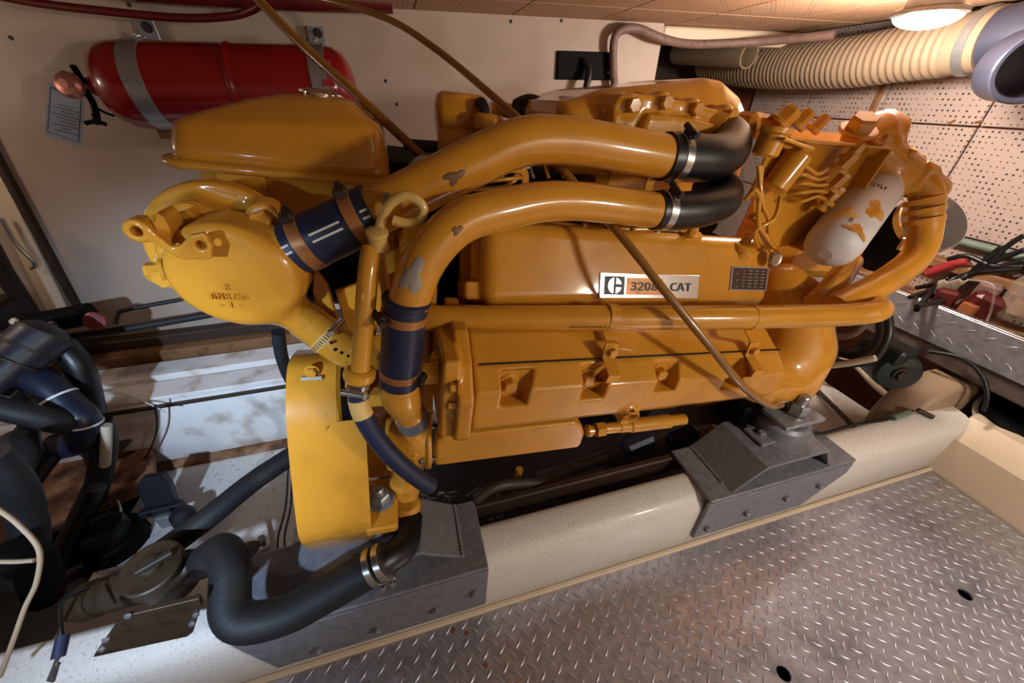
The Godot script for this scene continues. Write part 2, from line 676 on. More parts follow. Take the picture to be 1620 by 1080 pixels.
func room() -> void:
	# longitudinal bulkhead on the engine's far side
	var wb := struct("wall_back", MB.new().box(Vector3(-.30, .62, -1.53), Vector3(2.56, 1.5, .06), .004), M.cream, "cream painted bulkhead behind the engine")
	off = Vector3.ZERO
	for p in [[18, 60], [610, 128], [628, 165], [548, 15], [612, 28], [808, 34], [888, 33], [285, 330], [205, 8]]:
		obj("screw", MB.new().lathe([[.005, 0], [.005, .002], [.003, .003]], pz(p[0], p[1], -1.501), Vector3(0, 0, 1), 10), M.dark_iron, wb)
	struct("wall_left", MB.new().box(Vector3(-1.62, .55, -.3), Vector3(.08, 1.5, 2.6), .004), M.cream)
	struct("wall_front", MB.new().box(Vector3(.05, .6, 1.0), Vector3(3.6, 1.5, .08), .004), M.bilge)
	struct("wall_outboard", MB.new().box(Vector3(1.4, .6, -2.25), Vector3(1.2, 1.5, .08), .004), M.dark_wood)
	struct("wall_inner", MB.new().box(Vector3(.965, .62, -1.9), Vector3(.03, 1.5, .68), .003), M.dark_wood)
	struct("trim_1", MB.new().box(Vector3(-.55, 1.14, .22), Vector3(2.0, .16, .05), .004), M.cream, "added unseen beam that cuts off the cool spot, below the ceiling behind the viewer")  # added out of view to stop the cool spot above the water housing
	struct("trim_30", MB.new().box(Vector3(1.36, 1.08, .10), Vector3(.86, .26, .06), .004), M.cream, "added unseen beam that shades the fuel filter end, over the aft end of the walkway")  # added out of view to keep the walkway lamp off the filters
	# ceiling of perforated boards
	var ce := struct("ceiling", MB.new().box(Vector3(.06, 1.25, -.62), Vector3(3.45, .06, 3.3), .003), M.dark_wood, "low ceiling of perforated tan boards")
	off = Vector3.ZERO
	for i in 8:
		for j in 4:
			var x := -.805 + .305 * (i + .5)
			var z := -1.5 + .305 * (j + .5) - .095
			if x < 1.75:
				obj("ceiling_board", MB.new().box(Vector3(x, 1.215, z), Vector3(.3015, .012, .3015), .002), M.board_ceiling, ce)
	# aft wall of perforated boards
	var wa_ := struct("wall_right", MB.new().box(Vector3(1.80, .55, -.62), Vector3(.06, 1.5, 3.3), .003), M.seam, "aft wall of white perforated boards with brown seams")
	off = Vector3.ZERO
	for j in 6:
		for i in 3:
			var z := -1.80 + .305 * (j + .5)
			obj("wall_board", MB.new().box(Vector3(1.758, .615 - .305 + .305 * (i + .5), z), Vector3(.014, .3, .3), .002), M.board, wa_)
	obj("batten", MB.new().box(Vector3(1.75, .92, -1.215), Vector3(.014, .62, .022), .003), M.wood, wa_)
	for p in [[1498, 197, 1512, 190], [1543, 194, 1556, 191]]:
		obj("paint_chip", MB.new().tube([px(p[0], p[1], 1.751), px(p[2], p[3], 1.751)], .004, 6), M.rust, wa_)
	# floor plate with its tread
	var fl := struct("floor", floor_plate(), M.floor_metal, "diamond tread plate walkway floor")
	off = Vector3.ZERO
	var lug := tread_lug()
	var places := []
	for i in range(-26, 48):
		for j in range(0, 30):
			for k in 2:
				var x := .0255 + .0361 * (i + .5 * k)
				var z := -.352 + .0325 * (j + .45 * k)
				if x < 1.495 and z < .5 and Vector2(x - .6165, z + .0901).length() > .03 and Vector2(x - 1.1656, z + .0895).length() > .03:
					var s := eye_axes.inverse() * (Vector3(x, 0, z) - EYE)
					var u := 810 + FOCAL * s.x / -s.z
					var w := 540 - FOCAL * s.y / -s.z
					if s.z < 0 and u > -60 and u < 1690 and w < 1150:
						places.append([s.length(), Transform3D(Basis(Vector3.UP, deg_to_rad(46.0 if k == 0 else -42.0)), Vector3(x, 0, z))])
	places.sort_custom(func(a, b): return a[0] < b[0])
	var rest := []
	for i in places.size():
		if i < 300:
			part("tread_lug", lug, M.floor_metal, fl, places[i][1])
		else:
			rest.append(places[i][1])
	for p in [[717, 996, .007], [738, 1001, .006], [768, 1052, .006], [1487, 770, .004], [1108, 812, .006]]:
		obj("rust_spot", MB.new().lathe([[p[2], -.0004], [p[2] * .8, .0006], [p[2] * .3, .0008]], py(p[0], p[1], 0), Vector3.UP, 7), M.rust_orange, fl)
	var mm := MultiMesh.new()
	mm.transform_format = MultiMesh.TRANSFORM_3D
	mm.mesh = lug
	mm.instance_count = rest.size()
	for i in rest.size():
		mm.set_instance_transform(i, rest[i])
	var mi := MultiMeshInstance3D.new()
	mi.name = "far_tread_lugs"
	mi.multimesh = mm
	mi.material_override = M.floor_metal
	mi.set_meta("kind", "stuff")
	fl.add_child(mi)

func tread_lug() -> ArrayMesh:
	var b := MB.new()
	var rings := []
	for h in [[1.0, -.0004], [.80, .0009], [.35, .0016]]:
		var ring := PackedVector3Array()
		for j in 16:
			var a := TAU * j / 16
			var x := cos(a)
			ring.append(Vector3(x * .0132 * h[0], h[1], sin(a) * .0034 * (1.0 - .35 * absf(x)) * h[0]))
		rings.append(ring)
	b.loft(rings, true, 0, 0)
	return b.mesh(Vector3.ZERO)

func floor_plate() -> MB:   # a plate with two round finger holes
	var b := MB.new()
	var holes := [Vector2(.6165, -.0901), Vector2(1.1656, -.0895)]
	var top := 0.0
	var x0 := -.95
	for c in [-.95, .49, .743, 1.039, 1.292, 1.50]:
		if c == x0:
			continue
		var a := x0
		x0 = c
		var h := Vector2.INF
		for w in holes:
			if w.x > a and w.x < c:
				h = w
		if h == Vector2.INF:
			b.q(Vector3(a, top, -.372), Vector3(c, top, -.372), Vector3(c, top, .96), Vector3(a, top, .96), -1)
			continue
		b.q(Vector3(a, top, h.y + .1265), Vector3(c, top, h.y + .1265), Vector3(c, top, .96), Vector3(a, top, .96), -1)
		b.q(Vector3(a, top, -.372), Vector3(c, top, -.372), Vector3(c, top, h.y - .1265), Vector3(a, top, h.y - .1265), -1)
		for j in 32:
			var p := []
			for q in [j, j + 1]:
				var an: float = TAU * q / 32
				var d := Vector2(cos(an), sin(an))
				var sq := d / maxf(absf(d.x), absf(d.y))
				p.append(Vector3(h.x + d.x * .0135, top, h.y + d.y * .0135))
				p.append(Vector3(h.x + sq.x * .1265, top, h.y + sq.y * .1265))
			b.q(p[0], p[1], p[3], p[2], -1)
			b.q(p[0], p[2], p[2] + Vector3(0, -.006, 0), p[0] + Vector3(0, -.006, 0), -1)
	# outline edge
	b.q(Vector3(-.95, 0, -.372), Vector3(-.95, -.006, -.372), Vector3(1.5, -.006, -.372), Vector3(1.5, 0, -.372), -1)
	return b

func hull() -> void:
	struct("floor", MB.new().box(Vector3(.3, -.12, .3), Vector3(3.8, .06, 1.36), .003), M.black)
	struct("floor", MB.new().box(Vector3(-.605, -.16, -.85), Vector3(.75, .12, 1.4), .003), M.bilge, "pale painted bilge forward of the engine")
	struct("floor", MB.new().box(Vector3(-1.3, -.20, -.85), Vector3(.66, .16, 1.4), .003), M.oily, "dark oily bilge at the forward end under the tangled hoses")
	struct("floor", MB.new().box(Vector3(.77, -.20, -.85), Vector3(2.0, .12, 1.4), .003), M.oily, "dark oily bilge below the engine")
	# inboard stringer under the engine mounts
	var prof := [Vector2(.372, -.10), Vector2(.376, .150), Vector2(.380, .166), Vector2(.392, .182), Vector2(.408, .190), Vector2(.445, .196), Vector2(.458, .193), Vector2(.463, .185), Vector2(.463, -.10)]
	var x := Transform3D(Basis(Vector3(0, 0, -1), Vector3.UP, Vector3(1, 0, 0)), Vector3(0, 0, 0))
	struct("trim_6", MB.new().prism(prof, x, -1.15, 1.56, .003, 0), M.white_speck, "white painted stringer beside the tread plate")
	struct("trim_6", MB.new().box(Vector3(.26, -.002, -.368), Vector3(2.5, .02, .012), .003), M.liner)
	struct("trim_6", MB.new().box(Vector3(.32, .165, -.512), Vector3(.70, .06, .018), .003), M.dark_wood, "oily dark plank edge along the white stringer")
	# outboard stringer: face, top, joint, sloping planks up to the bulkhead
	var p2 := [Vector2(1.14, -.12), Vector2(1.165, .135), Vector2(1.175, .155), Vector2(1.19, .158), Vector2(1.38, .165), Vector2(1.39, -.12)]
	struct("trim_6", MB.new().prism(p2, x, -1.5, 1.3, .003, 0), M.white, "white painted outboard stringer behind the engine")
	struct("trim_6", MB.new().prism([Vector2(1.11, -.12), Vector2(1.115, -.092), Vector2(1.165, -.072), Vector2(1.17, -.12)], x, -1.5, 1.2, .003, 0), M.rust, "rust stained ledge below the outboard stringer")
	struct("trim_20", MB.new().box(Vector3(-.10, .143, -1.166), Vector3(2.3, .012, .012), .002), M.dark_wood, "dark joint along the top of the outboard stringer")
	var steps := [[-1.225, .172, .10, M.white], [-1.335, .185, .095, M.white], [-1.43, .215, .06, M.wood], [-1.47, .255, .05, M.dark_wood]]
	var k := 7
	for s in steps:
		struct("trim_%d" % k, MB.new().box(Vector3(-.3, s[1] - .03, s[0]), Vector3(2.4, .06, s[2]), .005), s[3])
		k += 1
	# aft corner: battens, panels and the white coaming round the walkway
	var co := [Vector2(0, -.12), Vector2(0, .135), Vector2(-.008, .142), Vector2(-.06, .190), Vector2(-.063, .198), Vector2(-.085, .198), Vector2(-.085, -.12)]
	struct("trim_%d" % k, MB.new().prism(co, Transform3D(Basis(Vector3(-1, 0, 0), Vector3.UP, Vector3(0, 0, -1)), Vector3(1.505, 0, 0)), -.6, .40, .003), M.liner, "white moulded coaming at the aft end of the walkway")
	k += 1
	struct("trim_%d" % k, MB.new().box(Vector3(1.34, .02, -.85), Vector3(.40, .03, .72), .004), M.bilge, "pale stained panel aft of the engine")
	k += 1
	struct("trim_%d" % k, MB.new().tube([pz(1286, 610, -.76), pz(1356, 680, -.50)], .008, 8), M.grime)
var eng: Node3D
var BASE := Vector3(.22, .30, -.80)

func clamp_band(called: String, c: Vector3, axis: Vector3, r: float, w: float, m: Material, screw_at: Vector3, parent: Node, ms: Material = null) -> MeshInstance3D:
	var d := axis.normalized()
	var b := MB.new().lathe([[r, -w * .5], [r + .0012, -w * .5 + .0006], [r + .0012, w * .5 - .0006], [r, w * .5]], c, d, 32)
	var o := obj(called, b, m, parent)
	var s := (screw_at - c)
	s = (s - d * s.dot(d)).normalized()
	var t := d.cross(s)
	var at := c + s * (r + .005)
	var k := MB.new().box(at, Vector3(w * .95, .010, .018), .002, Basis(d, s, t))
	k.lathe([[.0045, -.016], [.0045, .012], [.003, .014]], at + s * .003, t, 12)
	k.hexbolt(at + s * .003 + t * .012, t, .0058, .006, 0.0, false)
	obj("clamp_screw", k, ms if ms else m, o)
	return o

func engine_front() -> void:
	eng = thing("marine_diesel_engine", "large glossy yellow marine diesel engine filling the room, front end with belt guard at left", "engine", BASE, "", tilt)
	# --- water housing with its round cover, two necks and bolted flange
	var c := e(358, 440, -.50)
	var cf := e(360, 402, -.60)
	var n1 := e(428, 408, -.545)
	var n2 := e(486, 380, -.545)
	var m1 := e(418, 462, -.54)
	var m2 := e(506, 520, -.55)
	var f := func(p: Vector3) -> float:
		var d := scyl(p, c + Vector3(0, 0, .002), c + Vector3(0, 0, -.075), .066, .016)
		d = smin(d, scap(p, c + Vector3(.045, .004, -.04), n1, .036, .034), .03)
		d = minf(d, scap(p, n1, n2, .0345, .0315))
		d = smin(d, scap(p, c + Vector3(.03, -.02, -.035), m1, .036, .029), .05)
		d = smin(d, scap(p, m1, m2, .0275, .0265), .02)
		return smax(d, p.z - c.z - .002, .012)
	var hs := part("water_housing", cast(f, c + Vector3(-.09, -.12, -.13), c + Vector3(.22, .10, .03), .0042), M.paint, eng)
	var ff := func(p: Vector3) -> float:
		var d := scyl(p, cf, cf + Vector3(0, 0, -.03), .097, .006)
		d = smin(d, scyl(p, cf + Vector3(.0, .0, .03), cf + Vector3(0, 0, -.05), .072, .01), .015)
		for b in [[305, 345], [417, 345], [268, 432], [470, 437]]:
			var q := e(b[0], b[1], -.566)
			d = smin(d, scyl(p, q + Vector3(0, 0, .002), q + Vector3(0, 0, -.035), .021, .004), .012)
		return d
	var fl := part("bolted_flange", cast(ff, cf + Vector3(-.15, -.13, -.07), cf + Vector3(.15, .14, .05), .0042), M.paint, eng)
	for b in [[305, 345], [417, 345], [268, 432], [470, 437]]:
		obj("bolt", MB.new().hexbolt(e(b[0], b[1], -.566) + Vector3(0, 0, .002), Vector3(0, 0, 1), .0145, .018, .3), M.paint, fl)
	# raised casting number on the cover
	for w in [["8", 360, 453, .0085], ["6N8786", 364, 468, .0085], ["-  1  -", 367, 481, .0075]]:
		var tm := TextMesh.new()
		tm.text = w[0]
		tm.font = SystemFont.new()
		tm.font.font_names = PackedStringArray(["Droid Sans"])
		tm.font_size = 32
		tm.pixel_size = w[3] / 23.0
		tm.depth = .0022
		var q := e(w[1], w[2], -.50)
		put("casting_number", tm, M.paint, hs, Transform3D(Basis(Vector3(0, 0, 1), deg_to_rad(-2)), Vector3(q.x, q.y, c.z + .0022)))
	# lifting arm: a plate with two holes and a thick arm behind
	var arm := []
	for p in [[333, 411], [286, 411], [238, 382], [216, 378], [206, 369], [207, 360], [218, 355], [230, 359], [272, 391], [283, 389], [300, 372], [322, 368], [336, 390]]:
		var q := e(p[0], p[1], -.478)
		arm.append(Vector2(q.x, q.y))
	var h1 := e(317, 388, -.478)
	var h2 := e(216, 366, -.478)
	var pa := PackedVector2Array(arm)
	var web := PackedVector2Array()
	for p in [[264, 388], [226, 361], [240, 340], [252, 334], [263, 341], [272, 358], [274, 382]]:
		var q := e(p[0], p[1], -.50)
		web.append(Vector2(q.x, q.y))
	var fa := func(p: Vector3) -> float:
		var d := sext(spoly(Vector2(p.x, p.y), pa), p.z + .482, .0045, .002)
		d = smin(d, scyl(p, Vector3(h2.x, h2.y, -.477), Vector3(h2.x, h2.y, -.50), .0125, .003), .004)
		d = smax(d, -scyl(p, Vector3(h1.x, h1.y, -.46), Vector3(h1.x, h1.y, -.50), .0052, .0), .002)
		d = smax(d, -scyl(p, Vector3(h2.x, h2.y, -.46), Vector3(h2.x, h2.y, -.52), .0052, .0), .002)
		return d
	part("lifting_arm", cast(fa, Vector3(h2.x - .03, h2.y - .06, -.51), Vector3(h1.x + .05, h2.y + .04, -.46), .0021), M.paint, eng)
	obj("arm_web", MB.new().prism(Array(web), Transform3D.IDENTITY, -.535, -.486, .008, 0), M.paint, eng)
	obj("bolt", MB.new().hexbolt(e(262, 428, -.56), Vector3(-1, 0, .3), .012, .02), M.paint, fl)

	# --- upper blue hose from the housing to the upper coolant pipe
	var a0 := e(466, 393, -.545)
	var a1 := e(592, 335, -.545)
	var ax := (a1 - a0).normalized()
	var hose := obj("blue_hose", MB.new().tube(dense([a0, a1], .01), .0365, 28), M.blue_hose, eng)
	hose.set_meta("label", "dark blue rubber hose with copper bands by the water housing")
	for t in [.17, .80]:
		clamp_band("hose_clamp", a0.lerp(a1, t), ax, .0366, .017, M.copper, a0.lerp(a1, t) + Vector3(-.03, .08, .02), hose, M.dark_iron)
	var up := Vector3(0, 0, 1).cross(ax).normalized()
	for k in [0, 1]:   # two pale printed lines along the hose
		var an := deg_to_rad(8.0 + k * 14.0)
		var rd := Vector3(0, 0, 1) * cos(an) + up * sin(an)
		obj("printed_line", MB.new().box(a0.lerp(a1, .49) + rd * .0366, Vector3(.042, .0028, .0006), .0002, Basis(ax, rd.cross(ax), rd)), M.tie, hose)
		obj("printed_line", MB.new().box(a0.lerp(a1, .03) + rd * .0366, Vector3(.010, .0028, .0006), .0002, Basis(ax, rd.cross(ax), rd)), M.tie, hose)
		obj("printed_line", MB.new().box(a0.lerp(a1, .95) + rd * .0366, Vector3(.010, .0028, .0006), .0002, Basis(ax, rd.cross(ax), rd)), M.tie, hose)

	# --- painted elbow below the housing and its clamp
	var el := smooth(ea([[480, 503, -.55], [508, 524, -.545], [545, 551, -.535], [585, 560, -.545], [625, 545, -.57]]), 8)
	var eo := obj("painted_elbow", MB.new().tube(el, .0285, 24), M.paint, eng)
	var cp := e(517, 531, -.543)
	var cb := clamp_band("hose_clamp", cp, el[10] - el[6], .029, .013, M.pale, cp + Vector3(.05, .03, .035), eo, M.steel)
	for j in 11:   # slots of the worm clamp
		var an := deg_to_rad(-38.0 + j * 8.5)
		var dd: Vector3 = (el[10] - el[6]).normalized()
		var s0 := Vector3(0, 0, 1) - dd * dd.z
		s0 = s0.normalized()
		var rd := s0.rotated(dd, -an)
		obj("slot", MB.new().box(cp + rd * .0303, Vector3(.008, .0016, .0005), .0001, Basis(dd, rd.cross(dd), rd)), M.dark_iron, cb)
	for q in [[524, 540], [530, 551], [540, 556], [550, 561], [560, 566], [548, 570]]:
		var w := e(q[0], q[1], -.508)
		obj("paint_chip", MB.new().lathe([[.0028, 0], [.0016, .0006]], w + Vector3(0, -.002, .0), Vector3(-.1, .3, 1), 7), M.black, eo)

	# --- oil filler / vent pipe with collar, clamp and black hose down to the sump
	var vp := smooth(ea([[588, 394, -.49], [583, 425, -.475], [577, 500, -.455], [570, 592, -.445]]), 8)
	var vent := obj("vent_pipe", MB.new().tube(vp, .0128, 20).lathe([[.0195, -.008], [.021, -.005], [.021, .006], [.0165, .009]], e(569, 592, -.445), vp[20] - vp[24], 24), M.paint, eng)
	var vh := smooth(ea([[569, 597, -.445], [567, 630, -.445], [577, 662, -.435], [605, 705, -.425], [645, 744, -.415], [682, 770, -.41]]), 10)
	var vho := obj("black_hose", MB.new().tube(vh, .0145, 20), M.blue_hose, eng)
	vho.set_meta("label", "short black rubber hose hanging from the vent pipe")
	obj("overspray", MB.new().tube([vh[10], vh[13], vh[16], vh[19]], .0147, 20, false), M.pale, vho)
	var vc := e(566, 606, -.445)
	clamp_band("hose_clamp", vc, vh[0] - vh[5], .0152, .011, M.steel, vc + Vector3(-.01, 0, .06), vho, M.steel)

	# --- dipstick: thin tube, collar and the hooked handle
	var dt := ea([[611, 470, -.52], [604, 420, -.505], [599, 385, -.50]])
	var ds := obj("dipstick_tube", MB.new().tube(dt, .0066, 14), M.paint, eng)
	var dc := e(598, 380, -.488)
	obj("collar", MB.new().lathe([[.0110, -.012], [.0135, -.010], [.0122, -.006], [.0122, .006], [.0138, .008], [.0138, .013], [.007, .015]], dc, dt[2] - dt[0], 20), M.pale, ds)
	obj("handle", MB.new().tube(smooth(ea([[598, 372, -.50], [603, 350, -.497], [615, 325, -.49], [636, 311, -.485], [658, 315, -.482], [670, 331, -.48], [663, 348, -.48], [645, 353, -.482], [622, 348, -.485]]), 6), .0062, 14), M.pale, ds)

	# --- lower blue hose under the second coolant pipe
	var b0 := e(644, 470, -.45)
	var b1 := e(632, 604, -.455)
	var bx := (b1 - b0).normalized()
	var bh := obj("blue_hose", MB.new().tube(dense([b0, b0.lerp(b1, .5) + Vector3(-.001, 0, .001), b1], .01), .0285, 28).lathe([[.0285, 0], [.0318, .002], [.0318, .006], [.0285, .009]], b0, bx, 28), M.blue_hose, eng)
	bh.set_meta("label", "upright dark blue rubber hose with copper bands")
	clamp_band("hose_clamp", b0.lerp(b1, .19), bx, .0286, .013, M.copper, b0.lerp(b1, .14) + Vector3(-.05, 0, .02), bh, M.dark_iron)
	clamp_band("hose_clamp", b0.lerp(b1, .85), bx, .0286, .012, M.copper, b0.lerp(b1, .85) + Vector3(.05, 0, .025), bh, M.dark_iron)
	# fitting elbow under it
	var g := smooth(ea([[632, 604, -.455], [634, 625, -.455], [642, 645, -.46], [652, 662, -.468]]), 8)
	var fe := obj("fitting_elbow", MB.new().tube(g, [.0275, .0275, .0285, .029, .029, .029, .029, .029, .029, .029, .029, .0285, .028, .0275, .027, .026, .025, .024, .023, .0225, .022, .022, .022, .022, .022], 24).lathe([[.027, -.004], [.030, -.002], [.030, .008], [.027, .010]], e(632, 611, -.455), bx, 28), M.paint, eng)
	for k in 4:
		obj("thread_ring", MB.new().lathe([[.022, -.0018], [.0268, 0], [.022, .0018]], e(650 + k * 1.5, 657 + k * 3.5, -.467), g[24] - g[18], 24), M.zinc, fe)

	# --- sea water pump
	var pc := e(648, 705, -.475)
	var pn := e(652, 668, -.47)
	var pd := e(643, 790, -.475)
	var fp := func(p: Vector3) -> float:
		var d := scyl(p, pc + Vector3(-.040, 0, -.01), pc + Vector3(.03, 0, -.01), .047, .008)
		d = smin(d, scyl(p, pn, pc, .023, .003), .012)
		d = smin(d, scap(p, pc + Vector3(0, -.02, 0), pd, .030, .0235), .012)
		d = minf(d, scyl(p, pc + Vector3(.026, 0, -.01), pc + Vector3(.036, 0, -.01), .052, .003))
		d = smin(d, sbox(p, pc + Vector3(-.004, -.004, .03), Vector3(.014, .020, .012), .005), .004)
		d = smin(d, scyl(p, e(640, 757, -.475), e(639, 764, -.475), .027, .002), .004)
		return d
	var pump := part("sea_water_pump", cast(fp, pc + Vector3(-.07, -.13, -.075), pc + Vector3(.06, .07, .06), .0034), M.paint, eng)
	for a in 5:
		var q := pc + Vector3(.036, 0, -.01) + Vector3(0, cos(a * 1.256 + .3), sin(a * 1.256 + .3)) * .046
		obj("bolt", MB.new().hexbolt(q - Vector3(.014, 0, 0), Vector3(-1, 0, 0), .006, .006).lathe([[.003, 0], [.003, .006]], q, Vector3(1, 0, 0), 8), M.zinc if a < 2 else M.paint, pump)
	obj("outlet_ring", MB.new().lathe([[.022, -.02], [.0275, -.014], [.0285, .0], [.0275, .012], [.024, .02]], e(643, 803, -.47), pd - pc, 24, false), M.paint, pump)
	obj("gap_shade_drum", MB.new().lathe([[.03, -.07], [.06, -.065], [.065, -.05], [.065, .05], [.06, .065], [.03, .07]], e(520, 430, -.78), Vector3(1, 0, 0), 32), M.black, eng)  # black body added to stand for deep shade in this gap
	obj("gap_shade_block", MB.new().box(e(560, 420, -.74), Vector3(.12, .10, .05), .01), M.black, eng)  # more black filling for the same shaded gap

	# --- belt guard round the crank pulley, and the belt behind it
	var gx0 := -.302
	var gx1 := -.190
	var gp := []
	for p in [[487, 553, -.60], [480, 566, -.555], [474, 590, -.522], [466, 650, -.482], [461, 720, -.452], [459, 790, -.427], [459, 835, -.411], [461, 856, -.408], [464, 868, -.420], [469, 876, -.450], [472, 878, -.480]]:
		var q := e(p[0], p[1], p[2])
		gp.append(Vector2(q.y, p[2]))
	var gs := []
	for i in gp.size() - 1:
		for j in 6:
			gs.append(gp[i].cubic_interpolate(gp[i + 1], gp[maxi(i - 1, 0)], gp[mini(i + 2, gp.size() - 1)], j / 6.0))
	gs.append(gp[gp.size() - 1])
	var cut := e(540, 664, -.47).y
	var gb := MB.new()
	gb.begin()
	for i in gs.size() - 1:
		var wide: bool = gs[i].x < cut
		var x1 := gx1 if wide else -.232
		var tn: Vector2 = (gs[i + 1] - gs[i]).normalized()
		var tm: Vector2 = (gs[mini(i + 2, gs.size() - 1)] - gs[i + 1]).normalized() if i + 2 < gs.size() else tn
		var nA := Vector2(tn.y, -tn.x) * .004
		var nB := Vector2(tm.y, -tm.x) * .004
		var A := []
		for w in [[gs[i], nA], [gs[i + 1], nB]]:
			var o2: Vector2 = w[0]
			var i2: Vector2 = w[0] - w[1]
			A.append([Vector3(gx0, o2.x, o2.y), Vector3(x1, o2.x, o2.y), Vector3(x1, i2.x, i2.y), Vector3(gx0, i2.x, i2.y)])
		for j in 4:
			gb.q(A[0][j], A[0][(j + 1) % 4], A[1][(j + 1) % 4], A[1][j], j + 1)
		if i == 0 or (wide and gs[i - 1].x >= cut):
			gb.q(A[0][3], A[0][2], A[0][1], A[0][0], 6)
		if i == gs.size() - 2:
			gb.q(A[1][0], A[1][1], A[1][2], A[1][3], 6)
	gb.close()
	var guard := obj("belt_guard", gb, M.paint, eng)
	obj("bolt", MB.new().hexbolt(e(493, 588, -.52), Vector3(0, .25, 1), .0085, .009), M.paint, guard)
	obj("bent_tab", MB.new().box(e(494, 597, -.515), Vector3(.030, .006, .012), .001, Basis(Vector3(1, 0, 0), -.4)), M.chip, guard)
	var dart := MB.new()
	for w in [[[508, 695], [518, 675]], [[508, 695], [520, 701]]]:
		dart.tube([e(w[0][0], w[0][1], -.4655), e(w[1][0], w[1][1], -.4655)], .0012, 6)
	obj("arrow_mark", dart, M.paint, guard)
	var pl := obj("crank_pulley", MB.new().lathe([[.02, -.05], [.115, -.05], [.12, -.045], [.12, -.038], [.108, -.028], [.108, -.012], [.12, -.002], [.12, .008], [.1, .012], [.05, .02], [.05, .06]], Vector3(-.215, .44, -.72), Vector3(1, 0, 0), 48), M.paint, eng)
	obj("front_cover", MB.new().box(Vector3(-.10, .55, -.80), Vector3(.06, .50, .46), .02), M.paint, eng)
	var bt := MB.new()
	var bp := []
	for p in [[520, 560, -.60], [523, 580, -.555], [525, 600, -.53], [527, 630, -.512], [528, 660, -.50], [529, 700, -.50], [530, 740, -.51]]:
		bp.append(e(p[0], p[1], p[2]))
	var bs := smooth(bp, 6)
	var rings := []
	for i in bs.size():
		var q: Vector3 = bs[i]
		rings.append(PackedVector3Array([Vector3(-.229, q.y, q.z), Vector3(-.203, q.y, q.z), Vector3(-.206, q.y, q.z - .012), Vector3(-.226, q.y, q.z - .012)]))
	bt.loft(rings, true, -1)
	var belt := obj("drive_belt", bt, M.blue_hose, eng)
	for k in [[596, 601, 606], [639, 644, 649]]:   # printed figures on the belt
		for yy in k:
			for j in 3:
				var q := e(519 + j * 5.2, yy, -.513 if yy > 620 else -.530)
				obj("printed_mark", MB.new().box(Vector3(-.224 + j * .0072, q.y, q.z + .004 - (.012 if yy > 620 else .012)), Vector3(.0042, .003, .012), .0003), M.tie, belt)
	# stays behind: the two triangular plates between housing and guard
	for w in [[[[497, 425], [518, 452], [545, 545], [505, 505], [494, 460]], -.565], [[[530, 462], [596, 440], [606, 470], [590, 555], [560, 560]], -.60]]:
		var poly := []
		for p in w[0]:
			var q := e(p[0], p[1], w[1])
			poly.append(Vector2(q.x, q.y))
		obj("stay_plate", MB.new().prism(poly, Transform3D(Basis.IDENTITY, Vector3(0, 0, w[1])), -.012, 0, .002), M.paint, eng)
	# front foot standing on the rubber mount
	var fo := e(604, 792, -.455)
	var foot := obj("front_foot", MB.new().box(fo + Vector3(0, -.012, .0), Vector3(.056, .022, .10), .004, Basis(Vector3(1, 0, 0), .12)), M.paint, eng)
	obj("foot_web", MB.new().box(fo + Vector3(-.004, .08, -.09), Vector3(.05, .22, .03), .004), M.paint, foot)
	obj("mount_nut", MB.new().hexbolt(fo + Vector3(0, .0, .0), tilt.inverse() * Vector3.UP, .0175, .022, .2, true, true), M.zinc, foot)

	# --- expansion tank on top of the front end
	tank()

